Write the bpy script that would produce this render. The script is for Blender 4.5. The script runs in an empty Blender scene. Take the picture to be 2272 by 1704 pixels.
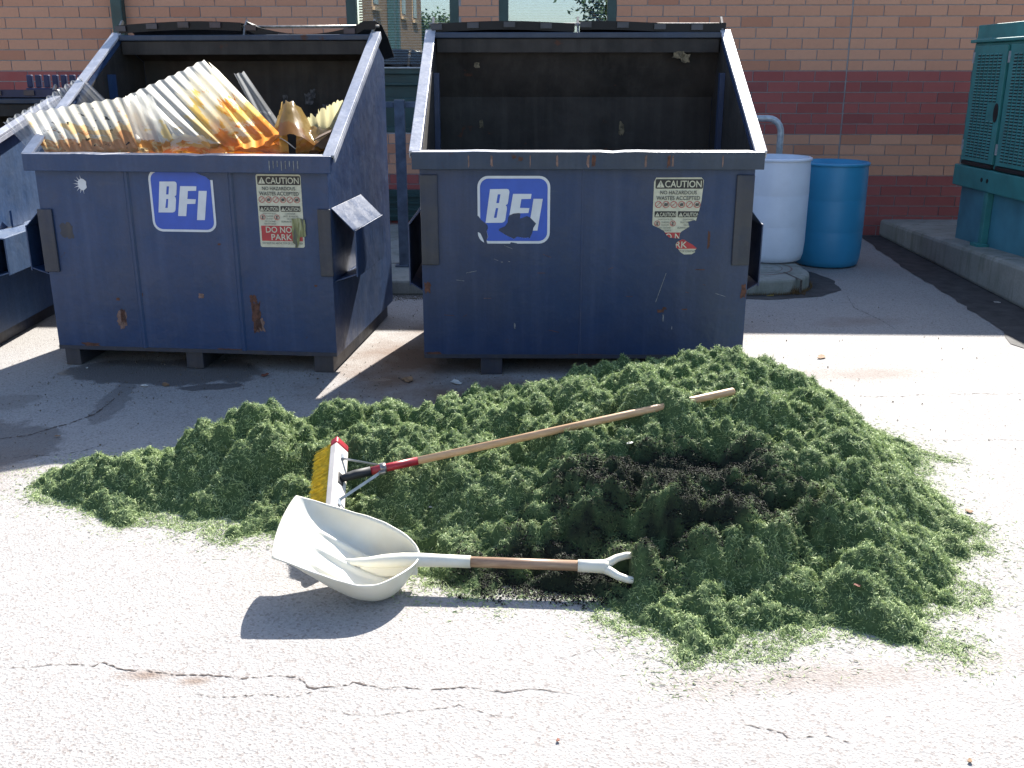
import bpy, bmesh, math, random
import numpy as np
from mathutils import Vector, Matrix
from mathutils.geometry import tessellate_polygon

R = math.radians
rng = np.random.default_rng(7)
random.seed(7)
scene = bpy.context.scene
C = scene.collection

# ------------------------------------------------------------------ camera
CAM_H, PITCH, LENS = 1.62, R(17.4), 35.0
cam = bpy.data.cameras.new('camera'); cam.lens = LENS; cam.sensor_width = 36
cam.clip_end = 500; cam.clip_start = 0.05
cam_o = bpy.data.objects.new('camera', cam); C.objects.link(cam_o)
cam_o.location = (0, 0, CAM_H); cam_o.rotation_euler = (R(90) - PITCH, 0, 0)
scene.camera = cam_o

# ------------------------------------------------------------------ sky, sun, exposure
SUN_AZ, SUN_EL = 17.0, 40.0            # azimuth from +Y towards +X
w = bpy.data.worlds.new('World'); scene.world = w; w.use_nodes = True
nt = w.node_tree
sky = nt.nodes.new('ShaderNodeTexSky'); sky.sky_type = 'NISHITA'; sky.sun_disc = False
sky.sun_elevation = R(SUN_EL); sky.sun_rotation = R(SUN_AZ)
sky.air_density = 1.0; sky.dust_density = 1.0; sky.ozone_density = 1.0
bg = nt.nodes['Background']; bg.inputs[1].default_value = 0.105
nt.links.new(sky.outputs[0], bg.inputs[0])
sun = bpy.data.lights.new('sun', 'SUN'); sun.energy = 5.0; sun.angle = R(0.55); sun.color = (1.0, 0.955, 0.88)
sun_o = bpy.data.objects.new('sun', sun); C.objects.link(sun_o)
sd = Vector((math.sin(R(SUN_AZ)) * math.cos(R(SUN_EL)), math.cos(R(SUN_AZ)) * math.cos(R(SUN_EL)), math.sin(R(SUN_EL))))
sun_o.rotation_euler = sd.to_track_quat('Z', 'Y').to_euler(); sun_o.location = (3, 8, 12)
scene.view_settings.view_transform = 'Standard'; scene.view_settings.look = 'None'
scene.view_settings.exposure = 1.42; scene.view_settings.gamma = 1.0
scene.view_settings.use_curve_mapping = False

# ------------------------------------------------------------------ helpers: survey of the photograph (metres)
F_PX, DSP = 2209.0, 1.0271
def px(x, y, Y):
    """point of the place at distance Y in front of the camera seen at (x, y)"""
    a = (x * DSP - 1136) / F_PX; b = -(y * DSP - 852) / F_PX
    ry = math.cos(PITCH) + b * math.sin(PITCH); rz = -math.sin(PITCH) + b * math.cos(PITCH)
    return Vector((a * Y / ry, Y, CAM_H + rz * Y / ry))
def gp(x, y, z=0.0):
    a = (x * DSP - 1136) / F_PX; b = -(y * DSP - 852) / F_PX
    ry = math.cos(PITCH) + b * math.sin(PITCH); rz = -math.sin(PITCH) + b * math.cos(PITCH)
    t = (z - CAM_H) / rz
    return Vector((a * t, ry * t, z))

# ------------------------------------------------------------------ helpers: objects
def tag(o, label=None, cat=None, group=None, kind=None):
    if label: o['label'] = label
    if cat: o['category'] = cat
    if group: o['group'] = group
    if kind: o['kind'] = kind
    return o
def empty(name, loc=(0, 0, 0), rz=0.0, label=None, cat=None, group=None):
    o = bpy.data.objects.new(name, None); C.objects.link(o)
    o.location = loc; o.rotation_euler = (0, 0, rz); o.empty_display_size = .1
    return tag(o, label, cat, group)
def obj(name, bm, mat, parent=None, bevel=0.0, smooth=False, segs=2):
    me = bpy.data.meshes.new(name)
    if isinstance(bm, bmesh.types.BMesh):
        bmesh.ops.recalc_face_normals(bm, faces=bm.faces)
        bm.to_mesh(me); bm.free()
    else:
        me.from_pydata(*bm)
    me.update()
    o = bpy.data.objects.new(name, me); C.objects.link(o)
    mats = mat if isinstance(mat, (list, tuple)) else [mat]
    for m in mats: me.materials.append(m)
    if parent: o.parent = parent
    if bevel:
        b = o.modifiers.new('bevel', 'BEVEL'); b.width = bevel; b.segments = segs; b.limit_method = 'ANGLE'; b.angle_limit = R(35)
    if smooth:
        for p in me.polygons: p.use_smooth = True
    return o
def box(bm, x0, x1, y0, y1, z0, z1):
    v = [bm.verts.new(p) for p in ((x0, y0, z0), (x1, y0, z0), (x1, y1, z0), (x0, y1, z0), (x0, y0, z1), (x1, y0, z1), (x1, y1, z1), (x0, y1, z1))]
    for f in ((0, 3, 2, 1), (4, 5, 6, 7), (0, 1, 5, 4), (1, 2, 6, 5), (2, 3, 7, 6), (3, 0, 4, 7)):
        bm.faces.new([v[i] for i in f])
    return bm
def bx(*a): return box(bmesh.new(), *a)
def prism(bm, prof, axis, a0, a1):
    """extrude a 2D profile along an axis; profile coords are the other two axes in order"""
    def P(p, a):
        if axis == 'x': return (a, p[0], p[1])
        if axis == 'y': return (p[0], a, p[1])
        return (p[0], p[1], a)
    A = [bm.verts.new(P(p, a0)) for p in prof]; B = [bm.verts.new(P(p, a1)) for p in prof]
    n = len(prof)
    bm.faces.new(A); bm.faces.new(B[::-1])
    for i in range(n): bm.faces.new((A[i], B[i], B[(i + 1) % n], A[(i + 1) % n]))
    return bm
def bar(bm, a, b, wv, hv):
    """rectangular bar from a to b, half-width vector wv and half-height vector hv"""
    a, b, wv, hv = Vector(a), Vector(b), Vector(wv), Vector(hv)
    A = [bm.verts.new(a + s * wv + t * hv) for s, t in ((-1, -1), (1, -1), (1, 1), (-1, 1))]
    B = [bm.verts.new(b + s * wv + t * hv) for s, t in ((-1, -1), (1, -1), (1, 1), (-1, 1))]
    bm.faces.new(A); bm.faces.new(B[::-1])
    for i in range(4): bm.faces.new((A[i], B[i], B[(i + 1) % 4], A[(i + 1) % 4]))
    return bm
def tube(bm, pts, rads, n=16, cap=True):
    pts = [Vector(p) for p in pts]
    if not hasattr(rads, '__len__'): rads = [rads] * len(pts)
    rings = []; up = None
    for i, p in enumerate(pts):
        t = (pts[min(i + 1, len(pts) - 1)] - pts[max(i - 1, 0)]).normalized()
        if up is None:
            up = t.orthogonal().normalized()
        up = (up - t * up.dot(t)).normalized(); s = t.cross(up)
        rings.append([bm.verts.new(p + rads[i] * (math.cos(2 * math.pi * k / n) * up + math.sin(2 * math.pi * k / n) * s)) for k in range(n)])
    for i in range(len(rings) - 1):
        for k in range(n): bm.faces.new((rings[i][k], rings[i][(k + 1) % n], rings[i + 1][(k + 1) % n], rings[i + 1][k]))
    if cap:
        bm.faces.new(rings[0][::-1]); bm.faces.new(rings[-1])
    return bm
def lathe(bm, prof, n=48):
    """(r, z) profile turned round z; r = 0 closes"""
    rings = []
    for r, z in prof:
        if r <= 1e-6: rings.append([bm.verts.new((0, 0, z))])
        else: rings.append([bm.verts.new((r * math.cos(2 * math.pi * k / n), r * math.sin(2 * math.pi * k / n), z)) for k in range(n)])
    for a, b in zip(rings[:-1], rings[1:]):
        for k in range(n):
            q = [a[k % len(a)], a[(k + 1) % len(a)], b[(k + 1) % len(b)], b[k % len(b)]]
            u = []
            for v in q:
                if v not in u: u.append(v)
            if len(u) > 2: bm.faces.new(u)
    return bm

# ------------------------------------------------------------------ helpers: materials
def new_mat(name):
    m = bpy.data.materials.new(name); m.use_nodes = True
    t = m.node_tree; b = t.nodes['Principled BSDF']
    return m, t, b
def nd(t, typ, **kw):
    n = t.nodes.new('ShaderNode' + typ)
    for k, v in kw.items():
        if k in ('op', 'operation'): n.operation = v
        elif k == 'blend': n.blend_type = v
        elif k == 'dtype': n.data_type = v
        elif k.startswith('i_'):
            kk = k[2:]
            s = n.inputs[int(kk)] if kk.isdigit() else n.inputs[kk.replace('_', ' ')]
            if hasattr(v, 'is_linked'): t.links.new(v, s)
            else: s.default_value = v
        else: setattr(n, k, v)
    return n
def coords(t, scale=(1, 1, 1), kind='Object', loc=(0, 0, 0), rot=(0, 0, 0)):
    tc = nd(t, 'TexCoord'); mp = nd(t, 'Mapping')
    t.links.new(tc.outputs[kind], mp.inputs[0]); mp.inputs['Scale'].default_value = scale
    mp.inputs['Location'].default_value = loc; mp.inputs['Rotation'].default_value = rot
    return mp.outputs[0]
def noise(t, vec, scale, detail=4, rough=.55, dist=0.0):
    n = nd(t, 'TexNoise'); t.links.new(vec, n.inputs['Vector'])
    n.inputs['Scale'].default_value = scale; n.inputs['Detail'].default_value = detail
    n.inputs['Roughness'].default_value = rough; n.inputs['Distortion'].default_value = dist
    return n.outputs[0]
def mrange(t, v, a, b, c=0.0, d=1.0, smooth=False):
    n = nd(t, 'MapRange'); n.clamp = True
    if smooth: n.interpolation_type = 'SMOOTHSTEP'
    t.links.new(v, n.inputs[0])
    for i, x in enumerate((a, b, c, d)): n.inputs[i + 1].default_value = x
    return n.outputs[0]
def math_(t, op, a, b=None, c=None):
    n = nd(t, 'Math', op=op)
    for i, x in enumerate((a, b, c)):
        if x is None: continue
        if hasattr(x, 'is_linked'): t.links.new(x, n.inputs[i])
        else: n.inputs[i].default_value = x
    return n.outputs[0]
def mix(t, fac, a, b, blend='MIX'):
    n = nd(t, 'Mix', dtype='RGBA', blend=blend)
    for s, x in ((n.inputs[0], fac), (n.inputs[6], a), (n.inputs[7], b)):
        if hasattr(x, 'is_linked'): t.links.new(x, s)
        elif isinstance(x, (int, float)): s.default_value = x
        else: s.default_value = tuple(x) + (1,) if len(x) == 3 else x
    return n.outputs[2]
def bump(t, b, h, strength=.3, dist=.01):
    n = nd(t, 'Bump'); n.inputs['Strength'].default_value = strength; n.inputs['Distance'].default_value = dist
    t.links.new(h, n.inputs['Height']); t.links.new(n.outputs[0], b.inputs['Normal'])
def plain(name, col, rough=.5, metal=0.0, var=.12, scale=12, spec=.5, bmp=0.0):
    m, t, b = new_mat(name)
    v = coords(t); n = noise(t, v, scale, 6)
    dark = tuple(c * (1 - var * 2) for c in col); lite = tuple(min(1, c * (1 + var)) for c in col)
    t.links.new(mix(t, mrange(t, n, .3, .7), dark, lite), b.inputs['Base Color'])
    b.inputs['Roughness'].default_value = rough; b.inputs['Metallic'].default_value = metal
    b.inputs['Specular IOR Level'].default_value = spec
    if bmp: bump(t, b, noise(t, v, scale * 8, 3), bmp, .004)
    return m
def steel_paint(name, c1, c2, rust=.5, rough=.42, scuff=.5, seed=0.0):
    """weathered painted steel: two faded tones, run marks, rust specks, chalky scuffs"""
    m, t, b = new_mat(name)
    v = coords(t, loc=(seed, seed * .7, seed * 1.3)); vs = coords(t, (14, 14, .7), loc=(seed, 0, 0)); vh = coords(t, (1.2, 1.2, 9), loc=(0, seed, 0))
    n1 = noise(t, v, 2.2, 5, .6); n2 = noise(t, vs, 1.0, 4, .6); n3 = noise(t, v, 8, 8, .68); n4 = noise(t, v, 60, 4, .6); n5 = noise(t, vh, 2.0, 5, .7)
    col = mix(t, mrange(t, n1, .38, .62), c1, c2)
    col = mix(t, mrange(t, n2, .48, .8, 0, .4), col, tuple(min(1, x * 1.7 + .016) for x in c2))
    col = mix(t, mrange(t, n5, .6, .85, 0, scuff * .7), col, (.10, .11, .13))
    chip = mrange(t, n3, .72 - .06 * rust, .76 - .06 * rust)
    col = mix(t, math_(t, 'MULTIPLY', chip, min(1, .35 + rust * .6)), col, (.085, .04, .026))
    col = mix(t, mrange(t, n4, .3, .7, 0, .22), col, (.02, .022, .03))
    t.links.new(col, b.inputs['Base Color'])
    rg = math_(t, 'ADD', mrange(t, n3, .3, .7, rough - .08, rough + .14), math_(t, 'MULTIPLY', chip, .3))
    t.links.new(rg, b.inputs['Roughness'])
    b.inputs['Specular IOR Level'].default_value = .45
    hh = math_(t, 'ADD', math_(t, 'MULTIPLY', n1, .8), math_(t, 'MULTIPLY', n4, .02))
    bump(t, b, hh, .55, .03)
    return m

M = {}
M['blue_a'] = steel_paint('blue_paint_faded', (.013, .036, .106), (.027, .042, .095), .5, .44, .5, 1.0)
M['blue_b'] = steel_paint('blue_paint', (.013, .045, .13), (.028, .052, .118), .5, .40, .5, 5.3)
M['blue_c'] = steel_paint('blue_paint_old', (.03, .075, .18), (.045, .085, .17), .8, .45, .6, 9.1)
M['rim'] = steel_paint('rim_paint', (.022, .042, .085), (.032, .045, .072), 1.3, .5, .5, 3.0)
M['wear'] = steel_paint('scuffed_steel', (.02, .03, .062), (.05, .046, .048), .9, .5, .4, 2.0)
M['flange'] = steel_paint('flange_sunlit_tone', (.36, .38, .45), (.50, .50, .54), .4, .32, .3, 4.0)  # near-white tone: sunlit look of the flanges put into their colour
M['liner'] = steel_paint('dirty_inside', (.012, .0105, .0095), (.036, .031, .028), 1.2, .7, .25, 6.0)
M['lid'] = plain('black_plastic', (.006, .0065, .009), .5, var=.2, spec=.3)
M['lid_rib'] = plain('black_plastic_rib', (.028, .03, .05), .3, var=.2)
M['lid_blue'] = plain('blue_plastic', (.014, .022, .075), .5, var=.2)
M['galv'] = plain('galvanised', (.42, .46, .50), .45, .4, .15, 30)
M['rod'] = plain('hinge_steel', (.30, .28, .26), .35, .8, .3, 40)
M['teal'] = plain('teal_enamel', (.042, .23, .23), .45, var=.12, scale=5)
M['teal_tank'] = plain('teal_tank_reflect', (.07, .24, .31), .5, var=.14, scale=4)  # paler, bluer than the cabinet: reflected light put into the tank colour
M['black'] = plain('black_rubber', (.012, .012, .014), .6)
M['green_metal'] = plain('dark_green_metal', (.018, .055, .055), .45, var=.15, scale=6)
M['white_ink'] = plain('sticker_white', (.62, .65, .70), .4, var=.05)
M['blue_ink'] = plain('sticker_blue', (.022, .085, .46), .38, var=.06)
M['cream_ink'] = plain('sticker_cream', (.52, .51, .40), .42, var=.08, scale=30)
M['black_ink'] = plain('ink_black', (.012, .012, .015), .4)
M['red_ink'] = plain('ink_red', (.42, .03, .04), .4, var=.12)
M['grey_ink'] = plain('ink_grey', (.06, .06, .06), .5)

# ------------------------------------------------------------------ stickers: flat print with torn edges (2D polygons)
def tri2(poly, holes=()):
    loops = [[Vector((p[0], p[1], 0)) for p in poly]] + [[Vector((p[0], p[1], 0)) for p in h] for h in holes]
    flat = [p for l in loops for p in l]
    return [[(flat[i].x, flat[i].y) for i in f] for f in tessellate_polygon(loops)]
def area2(p): return sum(p[i][0] * p[(i + 1) % len(p)][1] - p[(i + 1) % len(p)][0] * p[i][1] for i in range(len(p))) / 2
def half(poly, a, b, keep):
    out = []
    def s(p): return ((b[0] - a[0]) * (p[1] - a[1]) - (b[1] - a[1]) * (p[0] - a[0])) * keep
    for i in range(len(poly)):
        p, q = poly[i], poly[(i + 1) % len(poly)]; sp, sq = s(p), s(q)
        if sp >= 0: out.append(p)
        if (sp > 0 and sq < 0) or (sp < 0 and sq > 0):
            k = sp / (sp - sq); out.append((p[0] + (q[0] - p[0]) * k, p[1] + (q[1] - p[1]) * k))
    return out
def convex(tri): return tri if area2(tri) > 0 else tri[::-1]
def keep_in(polys, region):
    out = []
    for c in tri2(region):
        c = convex(c)
        for p in polys:
            q = p
            for i in range(3):
                q = half(q, c[i], c[(i + 1) % 3], 1)
                if len(q) < 3: break
            if len(q) >= 3 and abs(area2(q)) > 1e-3: out.append(q)
    return out
def cut_out(polys, region):
    cur = polys
    for c in tri2(region):
        c = convex(c); nxt = []
        for p in cur:
            q = p
            for i in range(3):
                o = half(q, c[i], c[(i + 1) % 3], -1)
                if len(o) >= 3 and abs(area2(o)) > 1e-3: nxt.append(o)
                q = half(q, c[i], c[(i + 1) % 3], 1)
                if len(q) < 3: break
        cur = nxt
    return cur
def rrect(x0, y0, x1, y1, r, n=6):
    pts = []
    for cx, cy, a in ((x1 - r, y1 - r, 0), (x0 + r, y1 - r, 90), (x0 + r, y0 + r, 180), (x1 - r, y0 + r, 270)):
        for k in range(n + 1):
            th = R(a + 90 * k / n); pts.append((cx + r * math.cos(th), cy + r * math.sin(th)))
    return pts
_txt = {}
def text_polys(s, x0, y0, x1, y1, weight=.012):
    """lettering filling the box x0..x1, y0..y1 (y downwards)"""
    if s not in _txt:
        cu = bpy.data.curves.new('t', 'FONT'); cu.body = s; cu.offset = weight; cu.resolution_u = 3
        o = bpy.data.objects.new('t', cu); C.objects.link(o)
        bpy.context.view_layer.update()
        me = o.evaluated_get(bpy.context.evaluated_depsgraph_get()).to_mesh()
        me.calc_loop_triangles()
        _txt[s] = [[(me.vertices[i].co.x, me.vertices[i].co.y) for i in t.vertices] for t in me.loop_triangles]
        bpy.data.objects.remove(o); bpy.data.curves.remove(cu)
    T = _txt[s]; xs = [p[0] for t in T for p in t]; ys = [p[1] for t in T for p in t]
    ax, bx_, ay, by = min(xs), max(xs), min(ys), max(ys)
    return [[(x0 + (p[0] - ax) / (bx_ - ax) * (x1 - x0), y1 - (p[1] - ay) / (by - ay) * (y1 - y0)) for p in t] for t in T]
def print_mesh(name, polys, scale, ox, oz, off, mat, parent):
    """2D print (units, y down) to a sheet on a plane y = -off of the parent"""
    bm = bmesh.new()
    for p in polys:
        try: bm.faces.new([bm.verts.new((ox + q[0] * scale, -off, oz - q[1] * scale)) for q in p])
        except ValueError: pass
    o = obj(name, bm, mat, parent)
    return o
def ring(cx, cy, r, wd, n=20):
    out = []
    for k in range(n):
        a, b = 2 * math.pi * k / n, 2 * math.pi * (k + 1) / n
        out.append([(cx + r * math.cos(a), cy + r * math.sin(a)), (cx + r * math.cos(b), cy + r * math.sin(b)),
                    (cx + (r - wd) * math.cos(b), cy + (r - wd) * math.sin(b)), (cx + (r - wd) * math.cos(a), cy + (r - wd) * math.sin(a))])
    out.append([(cx - r * .66, cy + r * .56), (cx - r * .56, cy + r * .66), (cx + r * .66, cy - r * .56), (cx + r * .56, cy - r * .66)])
    return out

def logo_sticker(parent, ox, oz, width, torn):
    sc = width / 1340.0
    base = tri2(rrect(0, 0, 1340, 1245, 200)); field = tri2(rrect(48, 48, 1292, 1197, 160))
    sh = lambda P: [(a - 315, b - 230) for a, b in P]
    B = tri2(sh([(548, 470), (860, 465), (893, 478), (905, 515), (880, 700), (870, 740), (835, 762), (853, 785), (858, 830), (825, 1040), (800, 1072), (760, 1085), (462, 1088)]),
             [sh([(690, 563), (740, 563), (712, 725), (662, 725)]), sh([(655, 815), (698, 815), (665, 995), (615, 995)])])
    Fl = tri2(sh([(972, 555), (1312, 555), (1298, 645), (1125, 650), (1098, 810), (1275, 815), (1255, 905), (1082, 910), (1040, 1155), (868, 1155)]))
    I = tri2(sh([(1350, 645), (1520, 645), (1425, 1230), (1258, 1230)]))
    if torn == 'big':
        cuts = [sh([(900, 950), (980, 915), (1070, 905), (1110, 910), (1100, 1010), (1230, 960), (1290, 990), (1400, 1100), (1350, 1180), (1330, 1280), (1275, 1385), (1260, 1360), (1180, 1370), (1050, 1345), (990, 1388), (860, 1330), (700, 1230), (720, 1195), (820, 1150), (870, 1080), (880, 990)]),
                sh([(290, 950), (330, 965), (375, 1030), (450, 1090), (495, 1130), (505, 1190), (480, 1240), (500, 1350), (475, 1420), (490, 1470), (440, 1480), (415, 1400), (365, 1290), (330, 1265), (290, 1265)]),
                sh([(915, 1478), (930, 1450), (1050, 1470), (1050, 1490), (915, 1490)])]
    else:
        cuts = [sh([(740, 200), (770, 240), (757, 283), (790, 283), (815, 240), (800, 200)]), sh([(1255, 200), (1265, 268), (1330, 290), (1420, 330), (1520, 365), (1590, 430), (1700, 430), (1700, 200)])]
    lay = []
    for pol in (base, field, B, Fl, I):
        for c in cuts: pol = cut_out(pol, c)
        if torn == 'big' and pol and len(lay) == 1: pol = cut_out(pol, sh([(280, 1230), (480, 1230), (505, 1350), (470, 1430), (440, 1500), (280, 1500)]))
        lay.append(pol)
    s = print_mesh('logo_sticker', lay[0], sc, ox, oz, .0015, M['white_ink'], parent)
    print_mesh('blue_field', lay[1], sc, ox, oz, .003, M['blue_ink'], s)
    for nme, p in (('letter', lay[2]), ('letter', lay[3]), ('letter', lay[4])):
        print_mesh(nme, p, sc, ox, oz, .0045, M['white_ink'], s)
    return s

def caution_sticker(parent, ox, oz, width, torn):
    sc = width / 880.0
    base = tri2(rrect(0, 0, 880, 1390, 40)); blk, cream, red, grey, redl = [], [], [], [], []
    bars = [0]
    for rr in ((28, 30, 868, 198, 22), (32, 595, 418, 702, 12), (448, 595, 838, 702, 12)): blk += tri2(rrect(*rr)); bars.append(len(blk))
    def caut(x0, y0, x1, y1):
        h = y1 - y0
        cream.extend(tri2([(x0, y1), (x0 + h * .55, y0), (x0 + h * 1.1, y1)])); cream.extend(text_polys('CAUTION', x0 + h * 1.18, y0 + h * .04, x1, y1))
        grey.extend(tri2([(x0 + h * .49, y0 + h * .3), (x0 + h * .61, y0 + h * .3), (x0 + h * .58, y0 + h * .72), (x0 + h * .52, y0 + h * .72)])); grey.extend(tri2([(x0 + h * .5, y0 + h * .8), (x0 + h * .6, y0 + h * .8), (x0 + h * .6, y0 + h * .9), (x0 + h * .5, y0 + h * .9)]))
    caut(48, 50, 842, 175); caut(42, 615, 405, 688); caut(460, 615, 826, 688)
    grey += text_polys('NO HAZARDOUS', 115, 230, 765, 298) + text_polys('WASTES ACCEPTED', 50, 325, 828, 397)
    for i, cx in enumerate((92, 227, 367, 507, 645, 780)):
        redl += ring(cx, 475, 60, 10)
        if i % 2: grey += tri2([(cx - 28, 460), (cx - 10, 450), (cx + 32, 455), (cx + 30, 495), (cx - 20, 505), (cx - 30, 485)])
    for cx in (85, 365): redl += ring(cx, 812, 52, 9); grey += tri2([(cx - 12, 785), (cx + 8, 780), (cx + 12, 845), (cx - 8, 850)])
    for s_, x0, x1, y in (('DO NOT PLAY IN, ON', 95, 350, 725), ('OR AROUND', 155, 295, 775), ('OR OCCUPY', 155, 295, 825), ('THIS CONTAINER', 120, 335, 875), ('FOR ANY PURPOSE', 110, 340, 922),
                          ('CONTAINER', 545, 735, 725), ('MUST BE PLACED', 500, 790, 775), ('ON HARD', 560, 720, 825), ('SURFACE', 450, 640, 875)):
        grey += text_polys(s_, x0, y, x1, y + 30, 0)
    red += tri2([(38, 975), (850, 975), (850, 1268), (38, 1268)])
    cream2 = text_polys('DO NOT', 130, 990, 740, 1108) + text_polys('PARK', 230, 1135, 640, 1250)
    grey += text_polys('DO NOT FILL ABOVE TOP OF CONTAINER', 50, 1292, 850, 1328, 0)
    if torn == 'torn':
        sh = lambda P: [(a - 165, b - 180) for a, b in P]
        regs = [sh([(165, 260), (200, 185), (1000, 180), (1045, 230), (1035, 400), (1020, 600), (985, 790), (940, 950), (925, 930), (800, 960), (815, 1010), (830, 1050), (690, 1140), (665, 1180), (660, 1262), (480, 1247), (420, 1195), (395, 1152), (380, 1130), (290, 1075), (180, 1030), (165, 1010)]),
                sh([(600, 1370), (620, 1330), (710, 1280), (760, 1288), (820, 1330), (900, 1370), (985, 1440), (950, 1480), (960, 1510), (900, 1548), (760, 1552), (680, 1500), (650, 1450), (610, 1430)])]
        f = lambda P: keep_in(P, regs[0]) + keep_in(P, regs[1])
    else: f = lambda P: P
    s = print_mesh('caution_sticker', f(base), sc, ox, oz, .0015, M['cream_ink'], parent)
    for q in range(3): print_mesh('black_bar', f(blk[bars[q]:bars[q + 1]]), sc, ox, oz, .003, M['black_ink'], s)
    print_mesh('red_bar', f(red), sc, ox, oz, .003, M['red_ink'], s)
    tag(print_mesh('lettering', f(cream + cream2), sc, ox, oz, .0045, M['cream_ink'], s), kind='stuff')
    tag(print_mesh('dark_lettering', f(grey), sc, ox, oz, .006, M['grey_ink'], s), kind='stuff'); tag(print_mesh('icons', f(redl), sc, ox, oz, .0052, M['red_ink'], s), kind='stuff')
    if torn != 'torn':
        m, t, b = new_mat('scraped_film'); v = coords(t, (60, 60, 7)); n = noise(t, v, 1, 5, .7)
        cr = nd(t, 'ValToRGB'); t.links.new(n, cr.inputs[0]); e = cr.color_ramp.elements
        e[0].position = .36; e[0].color = (.05, .055, .06, 1); e[1].position = .62; e[1].color = (.34, .34, .2, 1)
        k = cr.color_ramp.elements.new(.5); k.color = (.16, .17, .06, 1)
        t.links.new(cr.outputs[0], b.inputs['Base Color'])
        pol = tri2([(655, 820), (700, 840), (760, 815), (850, 830), (915, 850), (925, 950), (915, 1060), (925, 1160), (890, 1180), (800, 1185), (780, 1300), (745, 1385), (690, 1390), (700, 1330), (650, 1290), (655, 1180), (640, 1050), (660, 960)])
        print_mesh('scraped_patch', pol, sc, ox, oz, .0072, m, s)
    return s
def blotch(name, parent, cx, cz, wx, wz, mat, seed, off=.0012, n=26):
    """a ragged patch of bare or stained metal"""
    rs = random.Random(seed); pts = []
    for k in range(n):
        a = 2 * math.pi * k / n; q = max(abs(math.cos(a)), abs(math.sin(a)))
        r = (1 / q) * rs.uniform(.62, 1.02)
        pts.append((cx + wx * r * math.cos(a), cz + wz * r * math.sin(a)))
    bm = bmesh.new()
    for p in tri2(pts): bm.faces.new([bm.verts.new((q[0], -off, q[1])) for q in p])
    return obj(name, bm, mat, parent)
M['rust'] = plain('rust', (.11, .045, .03), .8, var=.35, scale=40)
M['rust_pale'] = plain('worn_primer', (.2, .12, .10), .7, var=.3, scale=50)
M['smear'] = plain('dried_smear', (.16, .13, .08), .8, var=.4, scale=60); M['smear_grey'] = plain('chalky_smear', (.09, .09, .10), .8, var=.5, scale=40)
M['scrape'] = plain('scrape', (.2, .21, .22), .5, var=.3, scale=50)

# ================================================================== THE SETTING
# ---- ground: old pale asphalt, exposed aggregate, stains with their own shapes
def stain(t, vec, nz, cx, cy, rx, ry, rot, amount, edge=.35):
    mp = nd(t, 'Mapping'); mp.vector_type = 'TEXTURE'
    t.links.new(vec, mp.inputs[0]); mp.inputs['Location'].default_value = (cx, cy, 0); mp.inputs['Rotation'].default_value = (0, 0, rot); mp.inputs['Scale'].default_value = (rx, ry, 1)
    ln = nd(t, 'VectorMath', operation='LENGTH'); t.links.new(mp.outputs[0], ln.inputs[0])
    d = math_(t, 'ADD', ln.outputs['Value'], math_(t, 'MULTIPLY', math_(t, 'SUBTRACT', nz, .5), 1.5))
    return mrange(t, d, 1.0 - edge, 1.0, amount, 0.0)
def ground_mat():
    m, t, b = new_mat('old_asphalt')
    v = coords(t)
    big = noise(t, v, .9, 5, .6); mid = noise(t, v, 7, 5, .6); fine = noise(t, v, 85, 5, .7); gr = noise(t, v, 210, 3, .6)
    vo = nd(t, 'TexVoronoi'); t.links.new(v, vo.inputs['Vector']); vo.inputs['Scale'].default_value = 130
    st = nd(t, 'SeparateColor'); t.links.new(vo.outputs['Color'], st.inputs[0])
    col = mix(t, mrange(t, big, .3, .7), (.255, .244, .237), (.315, .302, .293))
    col = mix(t, mrange(t, mid, .35, .75, 0, .35), col, (.27, .255, .24))
    col = mix(t, mrange(t, st.outputs[0], .0, 1.0, 0, .35), col, (.46, .44, .42))
    col = mix(t, mrange(t, st.outputs[1], .78, .97, 0, .55), col, (.14, .11, .10))
    col = mix(t, mrange(t, fine, .54, .74, 0, .65), col, (.145, .12, .11))
    nz = noise(t, v, 3.2, 6, .62); nz2 = noise(t, v, 7.5, 5, .6)
    wet = None
    for a in ((-1.95, 5.42, .62, .26, 0, .62), (-1.62, 5.12, .2, .06, .2, .65), (-2.45, 4.2, .42, .36, .9, .55), (-2.05, 4.85, .08, .34, .12, .4), (-.75, 5.25, .10, .03, 0, .6), (-2.9, 4.75, .5, .22, .3, .3)):
        s = stain(t, v, nz2 if a[2] < .3 else nz, *a, edge=.12)
        wet = s if wet is None else math_(t, 'MAXIMUM', wet, s)
    col = mix(t, wet, col, (.045, .04, .038))
    brown = None
    for a in ((-.6, 5.6, .45, 1.0, -.25, 1.0), (-.1, 4.95, .9, .4, 0, .95), (-1.02, 2.43, .10, .035, 0, .7), (-.88, 2.40, .07, .03, 0, .7), (.9, 2.42, .55, .10, .1, .35), (1.7, 2.55, .5, .09, .15, .35), (-2.3, 3.9, .35, .3, 0, .65), (.8, 6.4, 1.0, .5, 0, .5), (2.0, 5.35, .6, .16, .1, .42), (2.35, 6.6, .35, .18, .2, .4)):
        s = stain(t, v, nz, *a, edge=.8)
        brown = s if brown is None else math_(t, 'MAXIMUM', brown, s)
    col = mix(t, brown, col, (.15, .092, .06))
    t.links.new(col, b.inputs['Base Color'])
    t.links.new(mrange(t, wet, 0, .7, .85, .38), b.inputs['Roughness'])
    h = math_(t, 'ADD', math_(t, 'MULTIPLY', fine, .9), math_(t, 'ADD', math_(t, 'MULTIPLY', gr, .35), math_(t, 'MULTIPLY', vo.outputs['Distance'], .8)))
    h = math_(t, 'ADD', h, math_(t, 'MULTIPLY', mid, 1.2))
    bump(t, b, h, .6, .005)
    return m
M['asphalt'] = ground_mat()
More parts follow.
